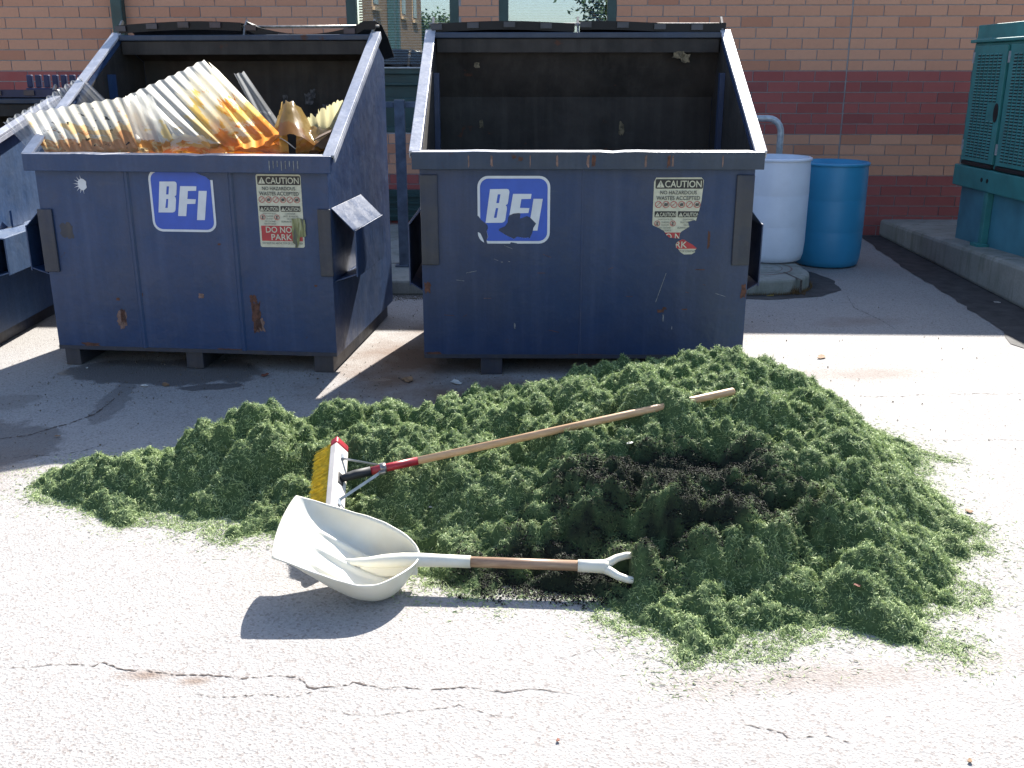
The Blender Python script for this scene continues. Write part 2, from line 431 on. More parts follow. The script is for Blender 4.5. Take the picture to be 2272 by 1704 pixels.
ground = tag(obj('ground', ([(-70, -90, 0), (70, -90, 0), (70, 60, 0), (-70, 60, 0)], [], [(0, 1, 2, 3)]), M['asphalt']), 'pale worn asphalt yard', kind='structure')

M['crack'] = plain('crack_dirt', (.10, .08, .07), .95, var=.3, scale=60)
def crack(pts, wd, seed):
    """a ragged split in the paving"""
    rs = random.Random(seed); P = []; wk = 0.0
    for a, b in zip(pts[:-1], pts[1:]):
        n = max(2, int((Vector(b) - Vector(a)).length / .009))
        for k in range(n):
            f = k / n; wk = .8 * wk + rs.gauss(0, .0022); P.append((a[0] + (b[0] - a[0]) * f + rs.gauss(0, .001), a[1] + (b[1] - a[1]) * f + wk + .006 * math.sin(k * .31 + seed)))
    vs, fs = [], []
    N = len(P)
    for i, p in enumerate(P):
        ww = .5 * wd * (.25 + .75 * max(0, math.sin(math.pi * i / (N - 1))) ** .5) * max(.0, rs.uniform(-.35, 1.3))
        q = P[min(i + 1, N - 1)]; o = P[max(i - 1, 0)]
        dx, dy = q[0] - o[0], q[1] - o[1]; l = math.hypot(dx, dy) or 1
        vs += [(p[0] - dy / l * ww, p[1] + dx / l * ww, .0015), (p[0] + dy / l * ww, p[1] - dx / l * ww, .0015)]
        if i: fs.append((2 * i - 2, 2 * i - 1, 2 * i + 1, 2 * i))
    obj('crack', (vs, [], fs), M['crack'], ground)
def G(*p): return [tuple(gp(x, y)[:2]) for x, y in p]
crack(G((-40, 1441), (120, 1441), (215, 1434), (300, 1448), (440, 1462), (640, 1464), (672, 1490), (760, 1480), (850, 1490), (1000, 1489), (1240, 1496)), .006, 1)
crack(G((420, 1505), (560, 1500), (690, 1497), (720, 1488)), .004, 2)
crack(G((690, 1530), (770, 1543), (900, 1537), (1000, 1525), (1130, 1560)), .003, 3)
crack(G((1600, 1560), (1700, 1590), (1800, 1595), (1900, 1610)), .004, 4)
crack(G((262, 845), (240, 868), (205, 895), (150, 915), (60, 940), (-40, 955)), .016, 5)
crack(G((1980, 945), (2060, 952), (2240, 950)), .003, 6)
crack(G((1640, 835), (1760, 853), (1900, 858), (2100, 850), (2240, 852)), .005, 7)
crack(G((1830, 640), (1845, 665), (1900, 690), (1935, 712)), .006, 8)
crack(G((230, 960), (150, 980), (60, 985), (-30, 990)), .006, 9)
crack(G((1200, 1420), (1330, 1400), (1460, 1440)), .0025, 10)

# darker patched asphalt beside the generator pad and round the slab
M['tar'] = plain('patched_asphalt', (.055, .053, .055), .8, var=.3, scale=9, bmp=.6)
def sheet(name, pts, z, mat, parent=None):
    bm = bmesh.new(); bm.faces.new([bm.verts.new((p[0], p[1], z)) for p in pts]); return obj(name, bm, mat, parent)
def wob(pts, step, amp, seed):
    rs = random.Random(seed); out = []
    for a, b in zip(pts, pts[1:] + pts[:1]):
        n = max(1, int(math.hypot(b[0] - a[0], b[1] - a[1]) / step))
        for k in range(n): out.append((a[0] + (b[0] - a[0]) * k / n + rs.gauss(0, amp), a[1] + (b[1] - a[1]) * k / n + rs.gauss(0, amp)))
    return out
tag(sheet('asphalt_patch', wob([(3.62, 10.38), (3.46, 9.2), (3.36, 8.2), (3.30, 7.3), (3.24, 6.7), (3.22, 6.3), (3.12, 6.0), (3.2, 5.7), (4.0, 5.7), (4.0, 10.38)], .12, .012, 1), .004, M['tar']), 'dark asphalt strip along the concrete pad', kind='structure')
slabp = [(-1.75, 7.42), (1.95, 7.42)] + [(1.95 + .4 * math.sin(R(a)), 7.82 - .4 * math.cos(R(a))) for a in range(10, 91, 10)] + [(2.36, 9.2), (2.36, 10.36), (-1.75, 10.36)]
tag(sheet('asphalt_patch', wob([(1.2, 7.3), (2.0, 7.28), (2.35, 7.38), (2.56, 7.6), (2.62, 7.95), (2.55, 8.3), (2.4, 8.6), (2.0, 8.6), (1.2, 8.0)], .1, .006, 2), .004, M['tar']), 'dark asphalt patch round the rounded slab corner', kind='structure')
M['concrete'] = plain('concrete', (.33, .33, .31), .85, var=.16, scale=5, bmp=.5)
def pad_mat():
    m, t, b = new_mat('stained_concrete'); v = coords(t); vs = coords(t, (7, 7, .9))
    n = noise(t, v, 3, 6); s = noise(t, vs, 1.2, 5, .7); f = noise(t, v, 60, 4)
    c = mix(t, mrange(t, n, .3, .7), (.22, .23, .20), (.36, .36, .33)); c = mix(t, mrange(t, s, .5, .75, 0, .75), c, (.07, .085, .05))
    c = mix(t, mrange(t, f, .4, .7, 0, .3), c, (.15, .15, .14))
    t.links.new(c, b.inputs['Base Color']); b.inputs['Roughness'].default_value = .85; bump(t, b, f, .4, .005)
    return m
M['pad'] = pad_mat()
slab = tag(obj('concrete_slab', prism(bmesh.new(), slabp, 'z', 0, .115), M['pad'], bevel=.018), 'low concrete slab with rounded corner behind the dumpsters', 'slab')
M['ring_stain'] = plain('rust_ring', (.20, .12, .10), .8, var=.2)
def annulus(r0, r1, cx, cy, z, a0=0, a1=360, n=40):
    vs, fs = [], []
    for k in range(n + 1):
        a = R(a0 + (a1 - a0) * k / n)
        vs += [(cx + r0 * math.cos(a), cy + r0 * math.sin(a), z), (cx + r1 * math.cos(a), cy + r1 * math.sin(a), z)]
        if k: fs.append((2 * k - 2, 2 * k - 1, 2 * k + 1, 2 * k))
    return vs, [], fs
obj('rust_ring', annulus(.31, .325, 1.93, 7.95, .1165), M['ring_stain'], slab)
obj('rust_ring', annulus(.24, .246, 1.93, 7.95, .1165), M['ring_stain'], slab)
obj('joint', bx(-1.75, 2.36, 8.12, 8.14, .1, .1165), M['crack'], slab)
obj('joint', ([(2.18, 7.42, .02), (2.2, 7.43, .02), (2.2, 7.43, .117), (2.18, 7.42, .117), (2.13, 7.75, .117), (2.15, 7.75, .117)], [], [(0, 1, 2, 3), (3, 2, 5, 4)]), M['crack'], slab)

# generator pad: top falls slightly to the wall
bm = bmesh.new()
pv = [(3.80, 10.37), (5.9, 10.37), (5.9, 5.2), (3.56, 5.2)]; pz = [.17, .17, .36, .36]
lo = [bm.verts.new((x, y, 0)) for x, y in pv]; hi = [bm.verts.new((x, y, z)) for (x, y), z in zip(pv, pz)]
bm.faces.new(lo[::-1]); bm.faces.new(hi)
for i in range(4): bm.faces.new((lo[i], lo[(i + 1) % 4], hi[(i + 1) % 4], hi[i]))
tag(obj('generator_pad', bm, M['pad'], bevel=.03), 'stained concrete pad under the teal generator cabinet', 'concrete pad')

# ---- school building with brick wall
WY, YAW = 10.42, R(-2.0)
bld = empty('brick_building', (0, WY, 0), YAW, 'banded tan and dark red brick building behind the dumpsters', 'building')
BW, BH, MJ = .3048, .1016, .0095
HT = 34 * BH            # wall height
openings = [(-1.635, -.526, 1.03, 3.2), (-.127, 1.024, 1.03, 3.2), (3.302, 3.312, -1, 9)]
M['mortar'] = plain('mortar', (.31, .31, .325), .9, var=.1, scale=30)
def brick_mat(name, c1, c2, c3):
    m, t, b = new_mat(name); oi = nd(t, 'ObjectInfo'); ge = nd(t, 'NewGeometry')
    r = math_(t, 'FRACT', math_(t, 'ADD', oi.outputs['Random'], ge.outputs['Random Per Island']))
    v = coords(t); n = noise(t, v, 30, 5, .7); n2 = noise(t, v, 4, 3)
    c = mix(t, mrange(t, r, 0, .75), c1, c2); c = mix(t, mrange(t, r, .86, .9, 0, 1), c, c3)
    c = mix(t, mrange(t, n, .35, .75, 0, .2), c, tuple(x * .6 for x in c1)); c = mix(t, mrange(t, n2, .3, .7, 0, .08), c, (.3, .27, .25))
    t.links.new(c, b.inputs['Base Color']); b.inputs['Roughness'].default_value = .85; bump(t, b, n, .25, .004)
    return m
M['brick_tan'] = brick_mat('tan_brick', (.52, .245, .15), (.58, .295, .188), (.46, .20, .12))
M['brick_red'] = brick_mat('dark_red_brick', (.30, .066, .058), (.34, .085, .075), (.26, .062, .058))
# wall body with window openings (mortar face set back)
wb = bmesh.new()
xs = [-9.0, -1.635, -.526, -.127, 1.024, 7.5]
box(wb, -9, -1.635, .008, .3, -.1, HT); box(wb, -.526, -.127, .008, .3, -.1, HT); box(wb, 1.024, 7.5, .008, .3, -.1, HT)
for a, b_ in ((-1.635, -.526), (-.127, 1.024)): box(wb, a, b_, .008, .3, -.1, 1.03); box(wb, a, b_, .008, .3, 3.2, HT)
obj('wall', wb, M['mortar'], bld)
obj('coping', bx(-9.1, 7.6, -.06, .36, HT, HT + .07), M['green_metal'], bld, bevel=.01)
obj('roof', bx(-9, 7.5, .3, 12, HT - .2, HT - .1), M['mortar'], bld)
obj('side_wall', bx(-9, -8.7, .31, 12, -.1, HT - .21), M['brick_tan'], bld); obj('side_wall', bx(7.2, 7.5, .31, 12, -.1, HT - .21), M['brick_tan'], bld)
obj('sealant_joint', bx(3.3025, 3.3115, .004, .0075, 0, HT), M['mortar'], bld)
# bricks: the ones in plain view are objects, the rest one mass
def hidden(X, Z):
    p = Vector((X * math.cos(YAW), WY + X * math.sin(YAW), Z)) - Vector((0, 0, CAM_H))
    d = p.y * math.cos(PITCH) - p.z * math.sin(PITCH); up = p.y * math.sin(PITCH) + p.z * math.cos(PITCH)
    u = (1136 + F_PX * p.x / d) / DSP; v = (852 - F_PX * up / d) / DSP
    if u < -20 or u > 2232 or v < -12 or v > 520: return True
    if 235 < u < 840 and v > 75: return True
    if u < 300 and v > 190: return True
    if 945 < u < 1600 and v > 45: return True
    if 880 < u < 1640 and v > 170: return True
    if u < 880 and v > 150: return True
    if u > 2110 and v > 70: return True
    if 1600 < u < 1860 and v > 365: return True
    if u > 1930 and v > 490: return True
    return False
shared = {}
def brick_mesh(wd, mat):
    k = (round(wd, 3), mat.name)
    if k not in shared:
        bm = bx(-wd / 2, wd / 2, 0, .03, -(BH - MJ) / 2, (BH - MJ) / 2); me = bpy.data.meshes.new('brick'); bm.to_mesh(me); bm.free()
        me.materials.append(mat); shared[k] = me
    return shared[k]
cand, rest = [], {'t': bmesh.new(), 'r': bmesh.new()}
for row in range(34):
    z = (row + .5) * BH + .005; off = (row % 2) * BW / 2
    kind = 'r' if (row < 6 or 10 <= row < 16) else 't'
    for i in range(-30, 26):
        x0, x1 = i * BW + off + .11, i * BW + off + .11 + BW - MJ
        if x0 < -9 or x1 > 7.5: continue
        segs = [(x0, x1)]
        for a, b_, c, d in openings:
            if not (c - .05 < z < d): continue
            ns = []
            for s0, s1 in segs:
                if s1 <= a or s0 >= b_: ns.append((s0, s1)); continue
                if s0 < a - .02: ns.append((s0, a - .004))
                if s1 > b_ + .02: ns.append((b_ + .004, s1))
            segs = ns
        for s0, s1 in segs: cand.append((s0, s1, z, kind))
vis = [c for c in cand if not hidden((c[0] + c[1]) / 2, c[2])]
vis.sort(key=lambda c: -(c[1] - c[0]) / (10.4 - (c[0] + c[1]) / 2 * math.sin(-YAW)))
chosen = set(vis[:296])
for c in cand:
    s0, s1, z, kind = c; dy = random.uniform(-.0012, .0012)
    if c in chosen:
        o = bpy.data.objects.new('brick', brick_mesh(s1 - s0, M['brick_tan'] if kind == 't' else M['brick_red'])); C.objects.link(o)
        o.parent = bld; o.location = ((s0 + s1) / 2, dy, z)
    else: box(rest[kind], s0, s1, dy, .03, z - (BH - MJ) / 2, z + (BH - MJ) / 2)
tag(obj('brick_mass', rest['t'], M['brick_tan'], bld), kind='stuff'); tag(obj('brick_mass', rest['r'], M['brick_red'], bld), kind='stuff')
# green downpipe
obj('downpipe', bx(-3.955, -3.842, -.10, -.002, .05, HT), M['green_metal'], bld, bevel=.012)
# windows: frame, spandrel panels, blind, glass
def glass_mat():
    m = bpy.data.materials.new('coated_glass'); m.use_nodes = True; t = m.node_tree; t.nodes.clear()
    out = nd(t, 'OutputMaterial'); tr = nd(t, 'BsdfTransparent'); gl = nd(t, 'BsdfGlossy'); mx = nd(t, 'MixShader')
    tr.inputs[0].default_value = (.72, .80, .84, 1); gl.inputs[0].default_value = (.85, .9, .95, 1); gl.inputs['Roughness'].default_value = .0
    mx.inputs[0].default_value = .26
    t.links.new(tr.outputs[0], mx.inputs[1]); t.links.new(gl.outputs[0], mx.inputs[2]); t.links.new(mx.outputs[0], out.inputs[0])
    return m
M['glass'] = glass_mat(); M['blind'] = plain('blind', (.55, .58, .62), .6, var=.03); M['dark_room'] = plain('room', (.05, .05, .055), .9)
def window(x0, x1, rod):
    f = bmesh.new(); fw = .088
    for a, b_, c, d in ((x0, x0 + fw, 1.03, 3.2), (x1 - fw, x1, 1.03, 3.2)): box(f, a, b_, .0, .12, c, d)
    for c, d in ((1.60, 1.665), (3.12, 3.2), (1.03, 1.08), (1.33, 1.37), (1.49, 1.515)): box(f, x0 + fw, x1 - fw, .004, .12, c, d)
    wn = obj('window', f, M['green_metal'], bld, bevel=.006)
    obj('spandrel_panel', bx(x0 + fw, x1 - fw, .05, .09, 1.08, 1.33), M['green_metal'], wn); obj('spandrel_panel', bx(x0 + fw, x1 - fw, .05, .09, 1.37, 1.49), M['green_metal'], wn)
    obj('spandrel_panel', bx(x0 + fw, x1 - fw, .04, .09, 1.515, 1.60), M['green_metal'], wn)
    obj('sill_edge', bx(x0 + fw, x1 - fw, -.02, .0035, 1.655, 1.668), M['galv'], wn)
    obj('pane', bx(x0 + fw, x1 - fw, .06, .066, 1.665, 3.12), M['glass'], wn)
    s = bmesh.new()
    for k in range(56):
        z = 1.70 + k * .0254
        prism(s, [(.115, z), (.135, z + .016), (.1358, z + .0152), (.1158, z - .0008)], 'x', x0 + fw + .015, x1 - fw - .015)
    bl = tag(obj('blind', s, M['blind'], wn), kind='stuff')
    cds = bmesh.new()
    for q in (.25, .8): box(cds, x0 + (x1 - x0) * q, x0 + (x1 - x0) * q + .004, .108, .112, 1.68, 3.1)
    obj('cord', cds, M['blind'], wn)
    if rod: obj('wand', bx(x0 + (x1 - x0) * .86, x0 + (x1 - x0) * .86 + .009, .098, .106, 1.86, 3.0), M['white_ink'], wn)
    obj('room_back', bx(x0, x1, .9, .92, .9, 3.2), M['dark_room'], wn)
window(-1.635, -.526, True); window(-.127, 1.024, False)
# low dark louvre at the wall foot between the dumpsters
lv = bmesh.new(); box(lv, -1.4, -.35, -.05, -.002, .14, .46)
lo_ = obj('wall_vent', lv, M['green_metal'], bld, bevel=.005)
for k in range(4): obj('slat', bx(-1.36, -.39, -.075, -.051, .18 + k * .07, .2 + k * .07), M['green_metal'], lo_)

# ---- what the window glass mirrors: the tan wing, trees and the bank behind the photographer
nrm = Vector((math.sin(YAW), -math.cos(YAW), 0)); W0 = Vector((0, WY + .06, 0))
def mirror(p): return p - 2 * (p - W0).dot(nrm) * nrm
P1 = mirror(px(740, 155, 36.0)); P2 = mirror(px(913, 155, 56.0)); P1.z = P2.z = 0
al = (P2 - P1); Lf = al.length; al.normalize(); ang = math.atan2(al.y, al.x)
wing = empty('tan_building', P1, ang, 'tan brick building with narrow windows mirrored in the window glass', 'building')
side = 1 if Vector((-al.y, al.x)).dot(Vector((-1, 0))) > 0 else -1        # away from the mirror line
M['tan_wall'] = plain('tan_brick_far', (.30, .19, .11), .85, var=.12, scale=3)
M['sill_tan'] = plain('sill_tan', (.42, .29, .17), .8); M['dark_glass'] = plain('dark_pane', (.03, .045, .06), .15)
obj('wall', bx(0, Lf, min(0, side * 7), max(0, side * 7), 0, 10), M['tan_wall'], wing)
obj('roof', bx(-.2, Lf + .2, min(-side * .15, side * 7.2), max(-side * .15, side * 7.2), 10.0, 10.3), M['green_metal'], wing)
for q, zb in ((.30, 4.1), (.66, 4.1), (.84, 4.1)):
    x = Lf * q
    def yy(a, b): return (min(-side * a, -side * b), max(-side * a, -side * b))
    wn = obj('window', bx(x, x + 1.3, *yy(.0, .03), zb, zb + 2.6), M['sill_tan'], wing); obj('pane', bx(x + .12, x + 1.18, *yy(.031, .05), zb + .12, zb + 2.5), M['dark_glass'], wn); obj('sill', bx(x - .1, x + 1.4, *yy(.031, .14), zb - .14, zb), M['sill_tan'], wn)
for q in (.47, .53): obj('downpipe', bx(Lf * q, Lf * q + .45, min(-side * .02, -side * .3), max(-side * .02, -side * .3), 0, 10), M['green_metal'], wing)
M['grass_far'] = plain('far_grass', (.05, .09, .03), .9, var=.3, scale=1)
bk = bmesh.new(); prism(bk, [(-16, .004), (-24, 1.4), (-85, 2.2), (-88, .004)], 'x', -45, 12)
tag(obj('bank', bk, M['grass_far']), 'grassy bank behind the photographer', kind='structure')
M['bark'] = plain('bark', (.10, .075, .05), .9, var=.3); M['leaf'] = plain('leaf', (.045, .085, .025), .6, var=.4, scale=1.5)
def tree(x, y, h, r, seed, label):
    rs = np.random.default_rng(seed); tr = empty('tree', (x, y, 1.2), 0, label, 'tree', 'trees on the bank mirrored in the glass')
    tb = bmesh.new(); tube(tb, [(0, 0, 0), (.1, 0, h * .3), (0, .1, h * .7)], [.25, .18, .06], 10)
    for k in range(5):
        a = rs.uniform(0, 6.28); tube(tb, [(0, 0, h * (.25 + .08 * k)), (math.cos(a) * r * .5, math.sin(a) * r * .5, h * (.45 + .08 * k))], [.09, .03], 6)
    obj('trunk', tb, M['bark'], tr)
    n = 2600; cl = rs.normal(0, 1, (26, 3)); cl /= np.linalg.norm(cl, axis=1)[:, None]; cl = cl * rs.uniform(.3, .85, (26, 1)) * np.array([r, r, h * .4]) + np.array([0, 0, h * .62])
    ctr = cl[rs.integers(0, 26, n)] + rs.normal(0, r * .17, (n, 3)); vs, fs = [], []
    for i in range(n):
        a = rs.normal(0, 1, 3); a /= np.linalg.norm(a); b = np.cross(a, rs.normal(0, 1, 3)); b /= np.linalg.norm(b); s = .16
        p = ctr[i]; vs += [tuple(p - a * s), tuple(p + b * s * .5), tuple(p + a * s), tuple(p - b * s * .5)]; fs.append((4 * i, 4 * i + 1, 4 * i + 2, 4 * i + 3))
    obj('crown', (vs, [], fs), M['leaf'], tr)
for i, (u, Yv, h, r, lab) in enumerate(((925, 75, 4.6, 2.6, 'tree right beside the tan building in the glass'), (962, 80, 4.2, 3.0, 'bushy tree at the right edge of the left window glass'), (1318, 55, 7.0, 3.0, 'tree at the right edge of the right window glass'), (1010, 84, 4.2, 3.2, 'tree mirrored behind the brick pier'))):
    p = mirror(px(u, 150, Yv)); tree(p.x, p.y, h, r, 40 + i, lab)

# ================================================================== DUMPSTERS
def dumpster(name, label, loc, rz, W, hF, yP, zP, yR, zR, body, flange_mat, ribs, feet, lidsag, pocket, plates, lid_mat=None, rimz=.09, z0=.10, lidp=((.16, .03), (.34, -.05), (.5, -.16))):
    d = empty(name, loc, rz, label, 'dumpster', 'front load dumpsters')
    h = W / 2; T = .008
    # walls
    fp = obj('front_panel', bx(-h, h, 0, T, z0, hF - .04), M[body], d)
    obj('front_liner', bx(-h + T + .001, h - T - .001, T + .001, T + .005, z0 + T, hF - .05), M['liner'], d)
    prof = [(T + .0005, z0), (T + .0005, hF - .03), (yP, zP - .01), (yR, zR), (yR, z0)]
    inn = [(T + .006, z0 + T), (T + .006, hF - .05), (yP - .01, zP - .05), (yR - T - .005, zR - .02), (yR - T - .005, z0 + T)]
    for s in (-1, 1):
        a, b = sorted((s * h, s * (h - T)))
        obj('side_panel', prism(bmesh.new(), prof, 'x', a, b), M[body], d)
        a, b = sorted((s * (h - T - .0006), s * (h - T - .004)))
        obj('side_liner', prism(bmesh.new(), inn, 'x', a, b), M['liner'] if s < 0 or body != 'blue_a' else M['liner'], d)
        # sloping flange along the top edge, folded outwards
        f = bmesh.new(); dy, dz = yP - 0.0, zP - hF; L = math.hypot(dy, dz); ny, nz = -dz / L, dy / L; th = .016
        q0 = (-.02, hF - .02 * dz / dy); q1 = (yP + .01, zP)
        pr = [q0, q1, (q1[0] + ny * th, q1[1] + nz * th), (q0[0] + ny * th, q0[1] + nz * th)]
        a, b = sorted((s * (h - .012), s * (h + .05)))
        prism(f, pr, 'x', a, b)
        lipp = [(q0[0] - ny * .03, q0[1] - nz * .03), (q1[0] - ny * .03, q1[1] - nz * .03), q1, q0]
        a, b = sorted((s * (h + .042), s * (h + .05)))
        prism(f, lipp, 'x', a, b)
        fl = obj('side_flange', f, M[flange_mat], d, bevel=.003)
        # fork pocket: open channel on the side
        if pocket:
            y0, y1, zb, zt, zs, ow = pocket
            p = bmesh.new()
            def xz(l): return [(s * (h + a_), b_) for a_, b_ in l]
            prism(p, xz([(ow - T, zb), (ow, zb), (ow, zt), (ow - T, zt)]), 'y', y0, y1)
            prism(p, xz([(.001, zs), (ow - T - .0005, zt), (ow - T - .0005, zt - T), (.001, zs - T)]), 'y', y0 + .001, y1 - .001)
            prism(p, xz([(.001, zb - .03), (ow - T - .0005, zb + .01), (ow - T - .0005, zb + .01 + T), (.001, zb - .03 + T)]), 'y', y0 + .001, y1 - .001)
            obj('fork_pocket', p, M[body], d, bevel=.002)
    # back, slanted top panel, floor
    obj('rear_panel', bx(-h + T, h - T, yR - T, yR - .0005, z0, zR - .005), M[body], d)
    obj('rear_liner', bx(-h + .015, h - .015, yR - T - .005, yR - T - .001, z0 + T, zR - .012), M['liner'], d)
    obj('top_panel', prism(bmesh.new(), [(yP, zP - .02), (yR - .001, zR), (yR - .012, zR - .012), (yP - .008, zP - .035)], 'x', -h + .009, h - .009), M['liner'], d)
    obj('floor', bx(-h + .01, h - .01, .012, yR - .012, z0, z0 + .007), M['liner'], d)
    # rim along the front
    r = bmesh.new(); n = 28; rs = random.Random(name)
    dent = [0.0] * (n + 1)
    for k in range(3):
        c = rs.uniform(.15, .85) * n
        for i in range(n + 1): dent[i] += rs.uniform(.6, 1) * rs.choice((-1, 1)) * .004 * math.exp(-((i - c) / 1.1) ** 2)
    ringp = []
    for i in range(n + 1):
        x = -h - .035 + (W + .07) * i / n; e = dent[i]
        ringp.append([r.verts.new((x, y, z + (e if z > hF - .02 else 0))) for y, z in ((-.05, hF - rimz), (-.05, hF), (.03, hF + .004), (.03, hF - .02), (-.035, hF - .02), (-.035, hF - rimz))])
    for a, b in zip(ringp[:-1], ringp[1:]):
        for k in range(6): r.faces.new((a[k], a[(k + 1) % 6], b[(k + 1) % 6], b[k]))
    r.faces.new(ringp[0]); r.faces.new(ringp[-1][::-1])
    rim_mats = [M['rim' if body == 'blue_a' else body], M[flange_mat]]
    rm = obj('front_rim', r, rim_mats, d, bevel=.003)
    for p in rm.data.polygons:
        if p.normal.z > .8 and p.center.z > hF - .015: p.material_index = 1  # upward faces of the rim get the painted sunlit tone
    obj('rim_web', bx(-h - .01, h + .01, -.034, -.0015, hF - rimz + .004, hF - rimz + .012), M[body], d)
    # rear rail with hinge gear and lids
    obj('rear_rail', bx(-h + .009, h - .009, yP - .045, yP + .03, zP - .038, zP - .004), M['rim'], d, bevel=.006)
    obj('inner_lip', bx(-h + .02, h - .02, yP - .03, yP + .01, zP - .12, zP - .042), M['liner'], d)
    for s in (-1, 1):
        a, b = sorted((s * (h - .045), s * (h - .014))); obj('inner_post', bx(a, b, yP - .25, yP - .2, z0 + .02, zP - .24), M[body], d)
    obj('hinge_rod', tube(bmesh.new(), [(-h - .03, yP + .045, zP + .045), (h + .03, yP + .045, zP + .045)], .009, 10), M['rod'], d, smooth=True)
    for x in (-h - .01, -.005, h - .006):
        hb = bmesh.new(); prism(hb, [(yP - .03, zP - .03), (yP - .01, zP - .03), (yP + .03, zP + .03), (yP + .075, zP + .075), (yP + .06, zP + .09), (yP + .01, zP + .05)], 'x', x, x + .012)
        obj('hinge_bracket', hb, M['rod'], d)
    lm = M[lid_mat or 'lid']
    for s in (-1, 1):
        x0, x1 = (-h - .01, -.02) if s < 0 else (.02, h + .02)
        L = bmesh.new(); n = 22; rows = []
        pf = [(yP - .005, zP + .005), (yP - .005, zP + .055), (yP + .05, zP + .053)] + [(yP + a_, zP + b2) for a_, b2 in lidp]
        for i in range(n + 1):
            t = i / n; x = x0 + (x1 - x0) * t; sg = lidsag(s, t); bowl = .012 * math.cos(t * 6 * math.pi)
            rows.append([L.verts.new((x, y, z + sg + (bowl if k > 2 else 0))) for k, (y, z) in enumerate(pf)])
        for a, b in zip(rows[:-1], rows[1:]):
            for k in range(len(pf) - 1): L.faces.new((a[k], a[k + 1], b[k + 1], b[k]))
        lo_ = obj('lid', L, lm, d, smooth=False)
        so = lo_.modifiers.new('thick', 'SOLIDIFY'); so.thickness = .006
        for k in range(4):
            t = (k + .12) / 3.9; xc = x0 + (x1 - x0) * min(.94, max(.03, t)); sg = lidsag(s, (xc - x0) / (x1 - x0)); wd = .035
            obj('lid_rib', bx(xc - wd, xc + wd, yP - .017, yP - .0115, zP + .018 + sg, zP + .05 + sg), M['lid_rib'], lo_)
    # vertical ribs / seam on the front
    for x, wd, dp in ribs:
        b = bmesh.new(); prism(b, [(x - wd, -.0005), (x - wd * .4, -dp), (x + wd * .4, -dp), (x + wd, -.0005)], 'z', z0 + .02, hF - rimz - .001)
        obj('rib', b, M[body], d)
    for x, wd, za, zb in plates: obj('wear_plate', bx(x - wd, x + wd, -.014, -.0005, za, zb), M['wear'], d, bevel=.005)
    for x, wd in feet:
        obj('skid', bx(x - wd, x + wd, .012, yR - .05, .002, z0 - .001), M['wear'], d, bevel=.004)
    obj('bottom_edge', bx(-h, h, -.004, -.0006, z0, z0 + .022), M['wear'], d)
    return d

d1 = dumpster('dumpster', 'empty blue dumpster with torn logo sticker, right of the two', (.395, 5.33, 0), R(-.4), 1.765, 1.225, 1.13, 1.855, 1.29, 1.48, 'blue_a', 'flange',
              [(-.022, .006, .003)], [(-.51, .06), (.51, .06)], lambda s, t: .008 * math.sin(t * 5 + s), (.04, .72, .50, .84, .92, .075), [(-.835, .047, .625, 1.105), (.835, .047, .625, 1.105)], lidp=((.13, .03), (.2, -.06), (.23, -.3)))
logo_sticker(d1, -.183 - .395, 1.098, .385, 'big'); caution_sticker(d1, .749 - .395, 1.091, .262, 'torn')
for cx, cz, wx, wz, m, sd_ in ((-.855, .50, .02, .035, 'rust', 1), (.865, .48, .016, .045, 'rust', 2), (.42, .37, .022, .010, 'rust', 3), (.44, .385, .014, .008, 'rust', 4), (.435, .33, .004, .022, 'scrape', 5), (-.38, .285, .005, .018, 'scrape', 6), (.55, .38, .02, .004, 'rust', 7), (-.45, .64, .007, .003, 'scrape', 8), (-.41, .642, .006, .002, 'scrape', 9), (-.83, .125, .05, .012, 'rust', 10), (.0, .118, .12, .008, 'rust', 11), (-.53, .44, .025, .0016, 'rust_pale', 12), (.62, .6, .03, .003, 'rust', 13), (.485, .275, .003, .01, 'scrape', 14), (.66, .76, .008, .05, 'rust', 15)):
    blotch('rust_patch' if m != 'scrape' else 'scrape_mark', d1, cx, cz, wx, wz, M[m], sd_)
for k, (x, wd) in enumerate(((-.62, .004), (-.5, .007), (-.3, .003), (-.16, .006), (.0, .008), (.03, .012), (.3, .006), (.42, .009), (.44, .006), (.7, .004))):
    blotch('rust_run', d1, x, 1.178, wd, .034, M['rust'] if wd > .008 else M['rust_pale'], 30 + k, off=.0508)
for cx, cz, wx, wz, sd_ in ((.62, 1.72, .05, .022, 71), (.66, 1.70, .03, .03, 72), (-.62, 1.66, .02, .02, 73), (.3, 1.27, .02, .05, 74), (-.6, 1.3, .014, .03, 75)):
    sm_ = blotch('smear', d1, cx, cz, wx, wz, M['smear'], sd_, off=-(1.29 - .0155) if cz < 1.45 else -(1.13 - .036 + (1.79 - cz) * .0), n=18)
rz_ = random.Random(8)
for k in range(14):
    x = rz_.uniform(-.8, .8); z = rz_.uniform(.2, .75); a = rz_.uniform(-.5, .5); l = rz_.uniform(.015, .06)
    obj('scratch', bar(bmesh.new(), (x, -.0011, z), (x + l * math.cos(a), -.0011, z + l * math.sin(a)), (0, 0, .0012), (0, .0004, 0)), M['rust'] if k % 3 else M['scrape'], d1)
obj('scratch', bar(bmesh.new(), (.44, -.0012, .58), (.39, -.0012, .42), (.0015, 0, 0), (0, .0004, 0)), M['scrape'], d1)

